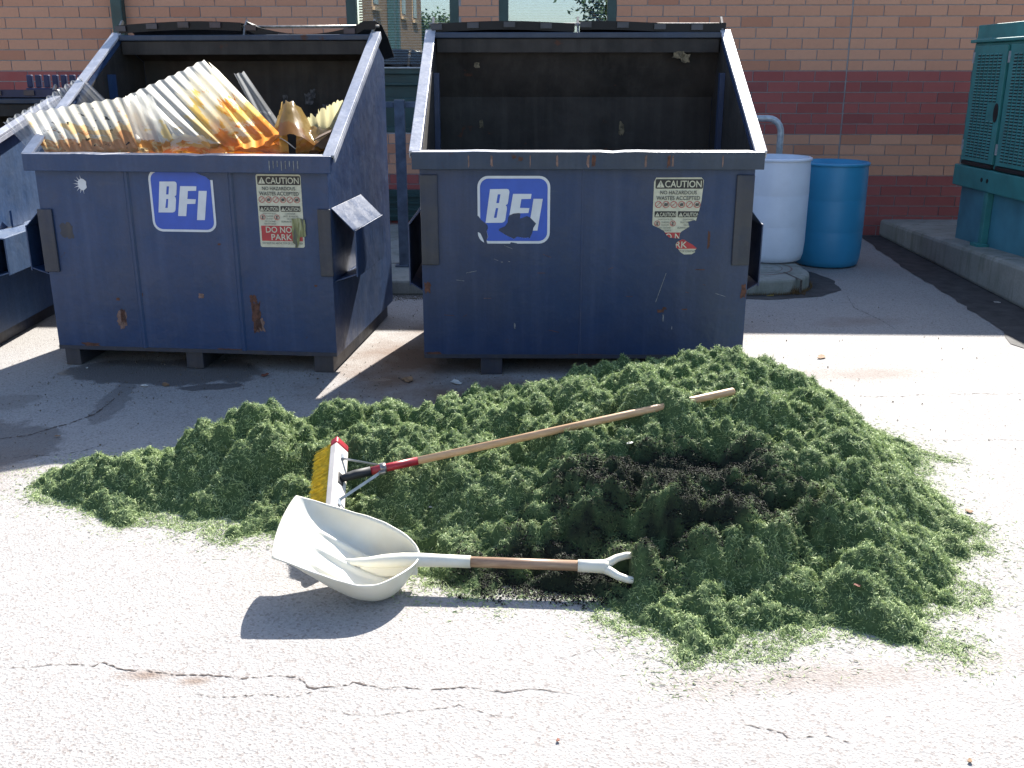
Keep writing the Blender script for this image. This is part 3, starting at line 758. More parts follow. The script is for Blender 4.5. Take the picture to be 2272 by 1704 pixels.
def sag2(s, t): return (.02 * math.sin(t * 3.1) + (.022 * max(0, t - .4))) if s < 0 else -.075 * max(0, math.sin(min(1, t * 1.1) * math.pi)) ** .7 + .02
d2 = dumpster('dumpster', 'blue dumpster heaped with corrugated plastic, left of the two', (-1.792, 5.45, 0), R(-6.0), 1.635, 1.20, 1.15, 1.845, 1.43, 1.70, 'blue_b', 'flange',
              [(-.30, .016, .009), (.285, .016, .009)], [(-.75, .045), (-.02, .05), (.735, .055)], sag2, (.04, .68, .545, .80, .92, .13), [(-.79, .043, .55, .90), (.79, .036, .555, .92)])
logo_sticker(d2, -.175, 1.12, .36, 'chip'); caution_sticker(d2, .425, 1.10, .247, 'scraped')
for cx, cz, wx, wz, m, sd_ in ((-.42, .285, .035, .06, 'rust_pale', 21), (-.41, .30, .016, .05, 'rust', 22), (-.43, .40, .012, .01, 'rust', 23), (.37, .32, .028, .10, 'rust', 24), (.385, .27, .03, .045, 'rust_pale', 25), (.36, .42, .022, .025, 'rust', 26), (-.29, .43, .012, .012, 'rust', 27), (.06, .43, .02, .016, 'rust_pale', 28), (.19, .72, .01, .006, 'rust', 29), (-.62, .125, .06, .018, 'rust', 30), (.2, .12, .09, .01, 'rust', 31), (.72, .5, .01, .006, 'rust', 32), (-.68, .78, .04, .05, 'black', 33)):
    blotch('rust_patch', d2, cx, cz, wx, wz, M[m] if m != 'black' else M['wear'], sd_)
for k in range(8): obj('scratch', bx(.52 + k * .022, .525 + k * .022, -.0525, -.0506, 1.125 + .01 * (k % 3), 1.175), M['scrape'], d2)
rq = random.Random(4)
for k in range(16): blotch('smear', d2, rq.uniform(.12, .72), rq.uniform(1.28, 1.55), rq.uniform(.012, .045), rq.uniform(.012, .05), M['smear_grey'], 90 + k, off=-(1.43 - .0155), n=16)
# white spider-shaped paint splat
sp = bmesh.new()
for p in tri2([(.028 * math.cos(a) * (1 if k % 2 else .8), .032 * math.sin(a)) for k, a in enumerate([i * math.pi / 6 for i in range(12)])]): sp.faces.new([sp.verts.new((q[0] - .555, -.0015, q[1] + 1.035)) for q in p])
for k in range(8):
    a = R(100 + k * 25); c, s_ = math.cos(a), math.sin(a)
    sp.faces.new([sp.verts.new((-.555 + x, -.0016, 1.035 + z)) for x, z in ((c * .02 - s_ * .003, s_ * .02 + c * .003), (c * .02 + s_ * .003, s_ * .02 - c * .003), (c * .052, s_ * .052))])
obj('paint_splat', sp, M['white_ink'], d2)

d3 = dumpster('dumpster', 'sunlit blue dumpster cut off by the left edge of the picture', (-3.99, 5.75, 0), R(1.5), 1.74, 1.16, 1.35, 1.45, 1.62, 1.38, 'blue_c', 'flange',
              [(-.3, .016, .009), (.3, .016, .009)], [(-.76, .05), (0, .05), (.76, .05)], lambda s, t: 0.0, (.04, 1.35, .47, .69, .70, .15), [(-.82, .04, .55, .9), (.82, .04, .55, .9)], lid_mat='lid_blue')
gs = bmesh.new(); prism(gs, [(.0, .0), (.16, .0), (.0, .10)], 'x', .872, .885)
for v in gs.verts: v.co += Vector((0.02, .42, .702))
obj('gusset', gs, M['blue_c'], d3)
# slotted blue lid panel standing at the back of the left-hand dumpster
bc = empty('slotted_panel', (-3.40, 7.72, 1.40), R(3), 'dark blue slotted plastic panel against the brick wall at left', 'plastic panel')
pb = bmesh.new()
for k in range(7): box(pb, -.19 + k * .062, -.19 + k * .062 + .04, -.02, .02, .11, .2)
box(pb, -.2, .26, -.025, .025, .0, .108)
obj('panel', pb, M['lid_blue'], bc, bevel=.006)
for zz in (.03, .075):
    for k in range(7): obj('slot', bx(-.175 + k * .062, -.155 + k * .062, -.0275, -.0255, zz, zz + .014), M['black'], bc)
obj('lid_hinge_block', bx(.265, .60, -.02, .02, .02, .205), M['lid_blue'], bc, bevel=.01)
obj('printed_strip', bx(-.075, .06, -.0275, -.0255, .052, .066), M['white_ink'], bc)
obj('stand', bx(-.2, .6, -.02, .02, -1.395, -.001), M['lid_blue'], bc)

# ================================================================== CORRUGATED SHEETS
def sheet_mat(name, base, stain_c, stain2, amt, lo, hi, seed, alpha=.0, spots=0.0, trans=.75):
    m = bpy.data.materials.new(name); m.use_nodes = True; t = m.node_tree; t.nodes.clear()
    out = nd(t, 'OutputMaterial'); uv = nd(t, 'UVMap'); mp = nd(t, 'Mapping'); t.links.new(uv.outputs[0], mp.inputs[0])
    mp.inputs['Location'].default_value = (seed, seed * .37, 0); mp.inputs['Scale'].default_value = (3.2, 1.5, 1)
    n = noise(t, mp.outputs[0], 1.6, 6, .6, .3); n2 = noise(t, mp.outputs[0], 3.1, 5, .65, .5)
    sx = nd(t, 'SeparateXYZ'); t.links.new(uv.outputs[0], sx.inputs[0])
    k = math_(t, 'ADD', n, math_(t, 'MULTIPLY', sx.outputs[1], -amt[1]))      # staining gathers towards one end
    mask = mrange(t, k, lo, lo + .03); mask2 = mrange(t, math_(t, 'ADD', n2, math_(t, 'MULTIPLY', sx.outputs[1], -amt[1])), hi, hi + .05)
    c = mix(t, math_(t, 'MULTIPLY', mask, amt[0]), base, stain_c); c = mix(t, math_(t, 'MULTIPLY', mask2, amt[0]), c, stain2)
    if spots:
        mp2 = nd(t, 'Mapping'); t.links.new(uv.outputs[0], mp2.inputs[0]); mp2.inputs['Scale'].default_value = (16, 7, 1); mp2.inputs['Location'].default_value = (seed, 0, 0)
        n3 = noise(t, mp2.outputs[0], 1.3, 4, .6); c = mix(t, mrange(t, n3, .625, .65, 0, spots), c, (.012, .015, .012))
    df = nd(t, 'BsdfDiffuse'); tl = nd(t, 'BsdfTranslucent'); gl = nd(t, 'BsdfGlossy'); tp = nd(t, 'BsdfTransparent')
    for s in (df, tl): t.links.new(c, s.inputs[0])
    gl.inputs['Roughness'].default_value = .18
    m1 = nd(t, 'MixShader'); m1.inputs[0].default_value = trans; t.links.new(df.outputs[0], m1.inputs[1]); t.links.new(tl.outputs[0], m1.inputs[2])
    m2 = nd(t, 'MixShader'); t.links.new(math_(t, 'MULTIPLY', math_(t, 'SUBTRACT', 1.0, mask), alpha), m2.inputs[0]); t.links.new(m1.outputs[0], m2.inputs[1]); t.links.new(tp.outputs[0], m2.inputs[2])
    fr = nd(t, 'Fresnel'); fr.inputs[0].default_value = 1.45; m3 = nd(t, 'MixShader'); t.links.new(math_(t, 'MULTIPLY', fr.outputs[0], .55), m3.inputs[0])
    t.links.new(m2.outputs[0], m3.inputs[1]); t.links.new(gl.outputs[0], m3.inputs[2]); t.links.new(m3.outputs[0], out.inputs[0])
    return m
M['sheet_clear'] = sheet_mat('clear_sheet', (.72, .74, .76), (.66, .6, .45), (.5, .45, .3), (.3, 0), .62, .75, 1.3, alpha=.62)
M['sheet_mouldy'] = sheet_mat('mouldy_sheet', (.90, .86, .74), (.76, .52, .22), (.60, .26, .10), (.85, .42), .26, .34, 2.2, alpha=.25, spots=.95, trans=.6)
M['sheet_white'] = sheet_mat('white_sheet', (.94, .93, .88), (.84, .66, .30), (.72, .34, .08), (.9, .42), .34, .42, 4.4, alpha=.15)
M['sheet_amber'] = sheet_mat('amber_sheet', (.92, .86, .70), (.88, .62, .18), (.80, .30, .06), (.95, .2), .38, .44, 6.1, alpha=.06)
M['sheet_yellow'] = sheet_mat('yellow_sheet', (.74, .68, .40), (.66, .52, .16), (.5, .3, .08), (.9, .3), .42, .60, 8.2, alpha=.06)
M['sheet_brown'] = sheet_mat('brown_film', (.62, .42, .14), (.56, .27, .07), (.32, .14, .04), (.95, .3), .40, .55, 3.7, alpha=.05)
def corrugated(name, label, TL, TR, BR, BL, mat, pitch=.062, amp=.011, bend=0.0, drop=None, ragged=.0, seed=0, group='corrugated plastic sheets'):
    TL, TR, BR, BL = (Vector(p) for p in (TL, TR, BR, BL)); rs = random.Random(seed)
    wd = max((TR - TL).length, (BR - BL).length); nu = max(12, int(wd / pitch * 8)); nv = 14
    org = (TL + TR + BR + BL) / 4; nr = (TR - TL).cross(BL - TL).normalized()
    vs, fs, uv = [], [], []
    rows = nv + 1 + (4 if drop else 0)
    jag = [rs.uniform(0, ragged) for _ in range(nu + 1)]
    for i in range(nu + 1):
        u = i / nu; a = TL.lerp(TR, u); b = BL.lerp(BR, u); cor = amp * math.sin(u * wd / pitch * 2 * math.pi)
        for j in range(rows):
            v = min(j, nv) / nv; vv = jag[i] + v * (1 - jag[i])
            p = a.lerp(b, vv) + nr * (cor + bend * math.sin(vv * math.pi)) + nr * .006 * math.sin(u * 5 + vv * 4 + seed)
            if j > nv: p.z = p.z + (drop - p.z) * (j - nv) / 4
            vs.append(p - org); uv.append((u * wd, 1 - v))
    for i in range(nu):
        for j in range(rows - 1): fs.append((i * rows + j, i * rows + j + 1, (i + 1) * rows + j + 1, (i + 1) * rows + j))
    o = obj(name, ([tuple(v) for v in vs], [], fs), mat); o.location = org
    l = o.data.uv_layers.new(name='UVMap')
    for lp in o.data.loops: l.data[lp.index].uv = uv[lp.vertex_index]
    for p in o.data.polygons: p.use_smooth = True
    return tag(o, label, 'plastic sheet', group)
corrugated('corrugated_sheet', 'clear corrugated sheet sticking out over the left rim, behind the mouldy one', px(52, 238, 6.05), px(178, 165, 6.2), px(262, 246, 5.95), px(80, 330, 5.72), M['sheet_clear'], .055, .007, seed=1)
corrugated('corrugated_sheet', 'clear corrugated sheet leaning out past the left end of the dumpster', px(5, 262, 5.9), px(110, 215, 5.95), px(190, 330, 5.66), px(72, 334, 5.62), M['sheet_clear'], .05, .007, seed=2)
corrugated('corrugated_sheet', 'corrugated sheet speckled with black mould and orange stain at the left', px(48, 248, 5.72), px(285, 205, 5.78), px(345, 324, 5.56), px(98, 331, 5.56), M['sheet_mouldy'], .062, .0065, bend=.03, drop=.13, seed=3)
corrugated('corrugated_sheet', 'largest whitish corrugated sheet leaning in the middle of the dumpster', px(268, 212, 5.74), px(440, 128, 5.84), px(606, 300, 5.60), px(395, 322, 5.53), M['sheet_white'], .062, .0055, bend=.03, drop=.13, seed=4)
corrugated('corrugated_sheet', 'amber stained corrugated sheet lying over the whitish one', px(362, 184, 5.75), px(448, 127, 5.79), px(602, 286, 5.56), px(490, 322, 5.50), M['sheet_amber'], .062, .006, bend=.035, ragged=.16, drop=.13, seed=5)
corrugated('corrugated_sheet', 'narrow clear strip standing behind the amber sheet', px(505, 158, 6.1), px(528, 156, 6.1), px(606, 268, 5.9), px(572, 285, 5.85), M['sheet_clear'], .06, .006, seed=6)
corrugated('corrugated_sheet', 'yellow corrugated piece wedged at the right end of the dumpster', px(636, 262, 5.9), px(742, 209, 5.86), px(716, 296, 5.72), px(640, 322, 5.66), M['sheet_yellow'], .062, .008, bend=.04, ragged=.12, drop=.5, seed=7)
corrugated('corrugated_sheet', 'short whitish corrugated offcut in front near the rim', px(318, 240, 5.74), px(362, 248, 5.76), px(432, 318, 5.53), px(352, 324, 5.52), M['sheet_white'], .06, .007, seed=8, ragged=.1, drop=.13)
corrugated('corrugated_sheet', 'narrow whitish sheet filling the gap between the mouldy and the largest sheet', px(262, 208, 5.70), px(325, 200, 5.72), px(385, 324, 5.55), px(300, 326, 5.54), M['sheet_white'], .062, .006, seed=9, ragged=.06, drop=.13)
# curled brown film and orange torn film along the rim
def film(name, label, pts, mat, seed, curl):
    rs = random.Random(seed); (A, B_, C_, D_) = (Vector(p) for p in pts); n, m_ = 16, 12; vs, fs, uv = [], [], []
    nr = (B_ - A).cross(D_ - A).normalized()
    if nr.y > 0: nr = -nr
    org = (A + B_ + C_ + D_) / 4
    for i in range(n + 1):
        for j in range(m_ + 1):
            u, v = i / n, j / m_; p = A.lerp(B_, u).lerp(D_.lerp(C_, u), v) + nr * curl * math.sin(u * math.pi) + Vector((0, 0, 1)) * rs.gauss(0, .003 + .008 * (j == 0))
            vs.append(tuple(p - org)); uv.append((u * .4, 1 - v))
    for i in range(n):
        for j in range(m_): q = i * (m_ + 1) + j; fs.append((q, q + 1, q + m_ + 2, q + m_ + 1))
    o = obj(name, (vs, [], fs), mat, smooth=True); o.location = org; l = o.data.uv_layers.new(name='UVMap')
    for lp in o.data.loops: l.data[lp.index].uv = uv[lp.vertex_index]
    return tag(o, label, 'plastic film')
film('plastic_film', 'curled brown plastic film bulging near the right end of the dumpster', (px(600, 256, 5.85), px(662, 252, 5.85), px(700, 330, 5.62), px(572, 330, 5.58)), M['sheet_brown'], 1, .12)
film('plastic_film', 'torn orange film along the front rim of the heaped dumpster', (px(440, 286, 5.68), px(620, 288, 5.66), px(625, 335, 5.5), px(430, 335, 5.5)), M['sheet_brown'], 2, .02)
film('plastic_film', 'amber shred of film at the rim left of the orange one', (px(352, 303, 5.6), px(455, 300, 5.6), px(455, 335, 5.5), px(352, 335, 5.5)), M['sheet_amber'], 3, .03)
film('plastic_film', 'dull olive film hanging under the yellow piece', (px(640, 285, 5.75), px(722, 280, 5.78), px(715, 335, 5.6), px(640, 335, 5.55)), M['sheet_brown'], 4, .03)
M['card'] = plain('cardboard', (.16, .10, .065), .85, var=.25, scale=20)
cb = empty('cardboard_box', px(690, 322, 5.62), R(-12), 'torn brown cardboard carton in the right corner of the dumpster', 'carton')
b_ = bmesh.new(); bar(b_, (-.08, 0, -.05), (.06, .05, .06), (.02, -.045, .01), (.03, .01, .05)); obj('carton', b_, M['card'], cb)
b_ = bmesh.new(); bar(b_, (.0, -.04, .06), (.075, .02, .10), (.0, .04, .01), (.003, 0, .004)); obj('flap', b_, M['card'], cb)
lp = [px(548 + 90 * k / 12, 322 - 26 * math.sin(math.pi * k / 12), 5.58) for k in range(13)]
tag(obj('wire_loop', tube(bmesh.new(), lp, .003, 8), M['galv'], smooth=True), 'thin bent wire sticking up over the rim', 'wire')

# ================================================================== BARRELS, RAIL, POST
def plastic_drum(name, col, trans):
    m, t, b = new_mat(name); v = coords(t); n = noise(t, v, 5, 5); n2 = noise(t, v, 26, 5, .7)
    c = mix(t, mrange(t, n, .3, .7), tuple(x * .88 for x in col), col); c = mix(t, mrange(t, n2, .6, .8, 0, .22), c, tuple(x * .55 for x in col))
    t.links.new(c, b.inputs['Base Color']); b.inputs['Roughness'].default_value = .42; b.inputs['Subsurface Weight'].default_value = trans; b.inputs['Subsurface Radius'].default_value = (.03, .03, .03)
    return m
M['drum_white'] = plastic_drum('white_hdpe', (.74, .79, .90), .1); M['drum_blue'] = plastic_drum('blue_hdpe', (.04, .29, .52), 0.0)
def drum(x, y, z, hgt, mat, label):
    d = empty('barrel', (x, y, z), 0, label, 'barrel')
    r = .287; pf = [(0, .004), (r * .86, .0), (r * .93, .012), (r * .975, .06), (r, .16), (r * 1.0, hgt * .335), (r * .998, hgt * .34), (r * .998, hgt * .352), (r * 1.001, hgt * .36), (r * 1.003, hgt * .64), (r * 1.0, hgt * .645), (r * 1.0, hgt * .655), (r * 1.003, hgt * .662),
                    (r * .995, hgt * .9), (r * .985, hgt * .955), (r * .985, hgt * .965)]
    inner = [(r * .955, hgt), (r * .955, hgt * .9), (r * .965, .1), (r * .9, .03), (0, .03)]
    obj('shell', lathe(bmesh.new(), pf + [(r * .985, hgt * .985), (r * .975, hgt)] + inner, 64), mat, d, smooth=True)
    obj('rim', lathe(bmesh.new(), [(r * .986, hgt * .972), (r * 1.025, hgt * .974), (r * 1.03, hgt * .985), (r * 1.025, hgt * .996), (r * .978, hgt * 1.003), (r * .956, hgt * 1.001)], 64), mat, d, smooth=True)
    for q in (.345, .65): obj('moulding_line', lathe(bmesh.new(), [(r * .9985, hgt * q - .002), (r * 1.004, hgt * q), (r * .9985, hgt * q + .002)], 64), mat, d, smooth=True)
    return d
drum(2.165, 8.36, .117, .84, M['drum_white'], 'open white plastic barrel on the slab beside the right dumpster')
drum(2.775, 8.74, .006, .88, M['drum_blue'], 'open blue plastic barrel on the asphalt beside the white one')
hp = [(.9, 8.85, .116), (.9, 8.85, 1.12)] + [(.9 + .12 * (1 - math.cos(R(a))), 8.85, 1.12 + .12 * math.sin(R(a))) for a in range(15, 91, 15)]
hp += [(2.20 + .12 * math.sin(R(a)), 8.85, 1.12 + .12 * math.cos(R(a))) for a in range(0, 91, 15)] + [(2.32, 8.85, .116)]
tag(obj('guard_rail', tube(bmesh.new(), hp, .028, 16), M['galv'], smooth=True), 'galvanised pipe hoop behind the white barrel', 'guard rail')
pst = empty('steel_post', (-.872, 8.0, .116), 0, 'flat grey steel post standing between the two dumpsters', 'post')
M['post'] = plain('post_steel', (.12, .15, .20), .45, .3, .2, 15)
obj('post', bx(-.04, .04, -.02, .02, .0, 1.30), M['post'], pst, bevel=.004); obj('rail', bx(.041, 1.3, .005, .018, 1.24, 1.285), M['post'], pst, bevel=.003)
obj('rail', bx(-.5, -.041, .005, .018, 1.24, 1.285), M['post'], pst, bevel=.003); obj('far_leg', bx(1.3, 1.36, -.02, .02, 0, 1.3), M['post'], pst); obj('base_plate', bx(-.07, .07, -.05, .05, .0005, .012), M['post'], pst)

# ================================================================== GENERATOR CABINET
gx = 3.85
gen = empty('generator', (gx, 8.77, .25), 0, 'teal louvred generator cabinet on the concrete pad at right', 'generator')
# local: x to the right, y negative towards the camera
GL = 3.2
obj('housing', bx(.012, 1.3, -GL, -.002, .62, 1.60), M['teal'], gen, bevel=.01)
rf = bmesh.new(); prism(rf, [(-.02, 1.60), (-.02, 1.625), (.03, 1.63), (.032, 1.74), (1.28, 1.70), (1.33, 1.60)], 'y', -GL - .02, .02)
obj('roof_cap', rf, M['teal'], gen, bevel=.006)
obj('skirt', bx(-.018, 1.33, -GL - .02, .03, .44, .615), M['teal'], gen, bevel=.01)
for y in (-.52, -.62, -1.3): obj('bolt_hole', tube(bmesh.new(), [(-.0185, y, .53), (-.0205, y, .53)], .018, 14), M['black'], gen)
obj('tank', bx(.05, 1.25, -GL + .05, -.01, -.06, .438), M['teal_tank'], gen, bevel=.012)
for y in (-.60, -1.5, -2.4): obj('stiffener', bx(-.005, .049, y - .03, y + .03, -.02, .437), M['teal'], gen, bevel=.004); obj('foot', bx(-.05, .048, y - .07, y + .07, .0, .025), M['teal'], gen, bevel=.003)
for k in range(5):
    y1 = -.075 - k * .62; y0 = y1 - .565
    dr = obj('door', bx(-.012, .0115, y0, y1, .66, 1.575), M['teal'], gen, bevel=.004)
    sl = bmesh.new(); nc = 6
    for r_ in range(35):
        z = .70 + r_ * .0235
        for c in range(nc):
            ya = y0 + .075 + c * ((.565 - .13) / nc)
            if 12 < r_ < 19 and c < 2: continue
            prism(sl, [(-.0125, z), (-.019, z + .003), (-.0125, z + .014)], 'y', ya, ya + .052)
    tag(obj('louvre', sl, M['teal'], dr), kind='stuff')
    dk = bmesh.new()
    for r_ in range(35):
        z = .70 + r_ * .0235
        for c in range(nc):
            ya = y0 + .075 + c * ((.565 - .13) / nc)
            if 12 < r_ < 19 and c < 2: continue
            box(dk, -.0135, -.0125, ya, ya + .052, z - .0075, z - .0005)
    tag(obj('louvre_opening', dk, M['black'], dr), kind='stuff')
    hn = bmesh.new(); prism(hn, [(y0 + .05 + .04 * math.cos(a), 1.06 + .075 * math.sin(a)) for a in [i * math.pi / 8 for i in range(16)]], 'x', -.016, -.0125)
    obj('latch', hn, M['black'], dr, bevel=.002)
    for z in (.74, 1.44): obj('hinge', bx(-.02, -.0125, y1 - .012, y1 + .012, z, z + .085), M['galv'], dr)
    obj('door_sill_gap', bx(-.014, .0115, y0 + .01, y1 - .01, .625, .656), M['black'], gen)

# ================================================================== PILE OF SHREDDED TURF
poly_front = [(70, 1052), (105, 1085), (175, 1108), (215, 1128), (265, 1140), (330, 1126), (410, 1138), (470, 1166), (540, 1168), (610, 1160), (760, 1200), (900, 1270), (960, 1292), (1060, 1296), (1160, 1285), (1250, 1302), (1300, 1340), (1390, 1378), (1450, 1405), (1475, 1452), (1560, 1445), (1660, 1424), (1750, 1385), (1800, 1375), (1880, 1390), (1960, 1405), (2075, 1422), (2088, 1395), (2020, 1340), (2095, 1318), (2135, 1280), (2095, 1235), (2120, 1185), (2140, 1150), (2085, 1112), (2040, 1075), (2005, 1040), (1990, 985)]
outline = [tuple(gp(x, y)[:2]) for x, y in poly_front]
outline += [(1.92, 4.0), (1.80, 4.35), (1.62, 4.64), (1.38, 4.9), (1.1, 5.06), (.8, 5.12), (.45, 5.08), (.2, 4.92), (0.0, 4.82), (-.25, 4.62), (-.5, 4.55), (-.8, 4.5), (-1.05, 4.46), (-1.25, 4.40), (-1.38, 4.22), (-1.6, 4.05), (-1.85, 3.98), (-2.0, 3.9)]
ctrl = [(-1.72, 3.72, .13), (-1.45, 3.82, .17), (-1.5, 3.58, .13), (-1.2, 4.0, .22), (-1.05, 3.7, .20), (-.8, 4.05, .24), (-.7, 3.62, .17), (-.62, 3.36, .11), (-.45, 4.1, .24), (-.05, 4.15, .31), (-.2, 3.75, .24), (.05, 3.45, .22), (-.2, 3.2, .13), (.4, 4.3, .33),
        (.85, 4.35, .37), (1.15, 4.3, .36), (1.3, 4.5, .27), (.6, 4.0, .40), (.55, 3.78, .40), (.95, 3.9, .42), (1.15, 3.62, .38), (1.45, 4.0, .26), (1.55, 3.5, .18), (.25, 3.42, .28), (.36, 3.30, .27), (.72, 3.36, .245), (.85, 3.28, .25), (1.1, 3.2, .25), (1.4, 3.05, .11), (.5, 3.1, .22), (.2, 3.0, .12), (.85, 2.9, .15), (1.15, 2.75, .085), (.62, 2.72, .08), (-.1, 2.98, .05), (.42, 2.84, .09)]
def tps(P, Z, Q, lam=1e-3):
    def U(r2): return np.where(r2 > 1e-12, r2 * np.log(np.maximum(r2, 1e-12)), 0)
    n = len(P); K = U(((P[:, None] - P[None]) ** 2).sum(2)) + lam * np.eye(n); A = np.zeros((n + 3, n + 3)); A[:n, :n] = K
    A[:n, n] = 1; A[:n, n + 1:] = P; A[n, :n] = 1; A[n + 1:, :n] = P.T
    s = np.linalg.solve(A, np.concatenate([Z, np.zeros(3)])); out = np.empty(len(Q))
    for i in range(0, len(Q), 20000):
        q = Q[i:i + 20000]; out[i:i + 20000] = U(((q[:, None] - P[None]) ** 2).sum(2)) @ s[:n] + s[n] + q @ s[n + 1:]
    return out
OL = np.array(outline)
def densify(o, step):
    out = []
    for a, b in zip(o, np.roll(o, -1, 0)):
        n = max(1, int(np.hypot(*(b - a)) / step))
        for k in range(n): out.append(a + (b - a) * k / n)
    return np.array(out)
OD = densify(OL, .16)
Pc = np.concatenate([np.array([c[:2] for c in ctrl]), OD]); Zc = np.concatenate([np.array([c[2] for c in ctrl]), np.zeros(len(OD))])
X0, X1, Y0, Y1, ST = -2.15, 2.0, 2.3, 5.35, .0085
gxs = np.arange(X0, X1, ST); gys = np.arange(Y0, Y1, ST); NX, NY = len(gxs), len(gys)
GX, GY = np.meshgrid(gxs, gys); Q = np.stack([GX.ravel(), GY.ravel()], 1)
coarse = 6
cQ = np.stack([a.ravel() for a in np.meshgrid(gxs[::coarse], gys[::coarse])], 1); cz = tps(Pc, Zc, cQ).reshape(len(gys[::coarse]), len(gxs[::coarse]))
def bil(g, f=coarse):
    yi = np.clip(np.arange(NY) / f, 0, g.shape[0] - 1.001); xi = np.clip(np.arange(NX) / f, 0, g.shape[1] - 1.001)
    y0 = yi.astype(int); x0 = xi.astype(int); fy = (yi - y0)[:, None]; fx = (xi - x0)[None]
    return (g[y0][:, x0] * (1 - fy) * (1 - fx) + g[y0 + 1][:, x0] * fy * (1 - fx) + g[y0][:, x0 + 1] * (1 - fy) * fx + g[y0 + 1][:, x0 + 1] * fy * fx)
base = bil(cz)
# signed distance to the outline (coarse), positive inside
OF = densify(OL, .03)
def inside(q, o):
    c = np.zeros(len(q), bool); j = len(o) - 1
    for i in range(len(o)):
        cond = ((o[i, 1] > q[:, 1]) != (o[j, 1] > q[:, 1])) & (q[:, 0] < (o[j, 0] - o[i, 0]) * (q[:, 1] - o[i, 1]) / (o[j, 1] - o[i, 1] + 1e-12) + o[i, 0]); c ^= cond; j = i
    return c
sdm = np.sqrt(np.min(((cQ[:, None] - OF[None]) ** 2).sum(2), 1)); sdm = np.where(inside(cQ, OL), sdm, -sdm).reshape(cz.shape)
sdf = bil(sdm)
def vnoise(freq, seed):
    r = np.random.default_rng(seed); g = r.uniform(0, 1, (int((Y1 - Y0) * freq) + 4, int((X1 - X0) * freq) + 4))
    yi = (np.arange(NY) * ST * freq); xi = (np.arange(NX) * ST * freq); y0 = yi.astype(int); x0 = xi.astype(int)
    fy = (yi - y0); fx = (xi - x0); fy = (fy * fy * (3 - 2 * fy))[:, None]; fx = (fx * fx * (3 - 2 * fx))[None]
    return g[y0][:, x0] * (1 - fy) * (1 - fx) + g[y0 + 1][:, x0] * fy * (1 - fx) + g[y0][:, x0 + 1] * (1 - fy) * fx + g[y0 + 1][:, x0 + 1] * fy * fx
sdf = sdf + (vnoise(9, 1) - .5) * .10 + (vnoise(22, 2) - .5) * .06
edge = np.clip((sdf + .01) / .10, 0, 1); edge = edge * edge * (3 - 2 * edge); wide = np.clip(sdf / .42, 0, 1)
def lumps(n, r0, r1, k, seed, flat=1.0):
    """clods: overlapping rounded humps, sharp clefts between them"""
    r = np.random.default_rng(seed); f = np.zeros((NY, NX))
    for cx, cy, rad, asp, th in zip(r.uniform(X0, X1, n), r.uniform(Y0, Y1, n), r.uniform(r0, r1, n), r.uniform(.75, 1.3, n), r.uniform(0, 3.14, n)):
        i0, i1 = int((cx - rad * 1.4 - X0) / ST), int((cx + rad * 1.4 - X0) / ST) + 1; j0, j1 = int((cy - rad * 1.4 - Y0) / ST), int((cy + rad * 1.4 - Y0) / ST) + 1
        i0, j0 = max(i0, 0), max(j0, 0); i1, j1 = min(i1, NX), min(j1, NY)
        if i1 <= i0 or j1 <= j0: continue
        dx = GX[j0:j1, i0:i1] - cx; dy = GY[j0:j1, i0:i1] - cy; a = dx * math.cos(th) + dy * math.sin(th); b = -dx * math.sin(th) + dy * math.cos(th)
        hh = np.maximum(0, 1 - (a / asp) ** 2 / rad ** 2 - (b * asp) ** 2 / rad ** 2) ** flat * rad * k * r.uniform(.55, 1.1)
        f[j0:j1, i0:i1] = np.maximum(f[j0:j1, i0:i1], hh)
    return f
big = lumps(700, .07, .15, .62, 3, .85); medl = lumps(4600, .028, .058, .85, 4, .72); sml = lumps(15000, .011, .028, .9, 5, .7)
vary = .45 + .9 * vnoise(2.2, 9)
rel = (big - .04) * 1.2 + (medl - .02) * 1.1 * vary + (sml - .008) * 1.35 + (vnoise(45, 31) - .5) * .012 + (vnoise(75, 32) - .5) * .009
# smooth cut behind the dark hollow where turf was shovelled away
hol = np.exp(-(((GX - .70) / .24) ** 2 + ((GY - 3.36) / .075) ** 2))
rel = rel * (1 - .8 * np.clip(hol, 0, 1))
HZ = (np.maximum(base, 0) * (.42 + .52 * wide) + (rel + .004) * (.34 + .66 * wide)) * edge - (1 - edge) * .012
# turf mass also buries the middle of the broom handle
for (cx, cy, rx, ry, amp_) in ((.60, 3.69, .17, .10, .10), (.44, 2.90, .055, .07, .085)): HZ += amp_ * np.exp(-(((GX - cx) / rx) ** 2 + ((GY - cy) / ry) ** 2)) * edge
def hz(x, y):
    i = np.clip(((np.asarray(x) - X0) / ST).astype(int), 0, NX - 1); j = np.clip(((np.asarray(y) - Y0) / ST).astype(int), 0, NY - 1)
    return HZ[j, i]
# keep the tools lying on top: press turf down along the open lengths of handles and under the scoop
def press(a, b, rad, clear, t0=0.0, t1=1.0):
    a, b = np.array(a, float), np.array(b, float)
    for t in np.linspace(t0, t1, 240):
        p = a + (b - a) * t; i0, i1 = int((p[0] - rad - X0) / ST), int((p[0] + rad - X0) / ST) + 1; j0, j1 = int((p[1] - rad - Y0) / ST), int((p[1] + rad - Y0) / ST) + 1
        if i0 < 0 or j0 < 0: continue
        HZ[j0:j1, i0:i1] = np.minimum(HZ[j0:j1, i0:i1], p[2] - clear)
BS, BE = np.array([-.575, 3.375, .215]), np.array([.865, 3.69, .435])     # broom handle ends
press(BS, BE, .03, .012, 0, .66); press(BS, BE, .03, .006, .90, 1.0); press((-.66, 3.58, .235), (-.617, 3.17, .13), .06, .03); press((-.74, 3.58, .20), (-.70, 3.17, .12), .05, .03)
press((-.3, 2.945, .085), (.30, 2.905, .085), .022, .03); press((.28, 2.908, .075), (.335, 2.90, .075), .055, .035)
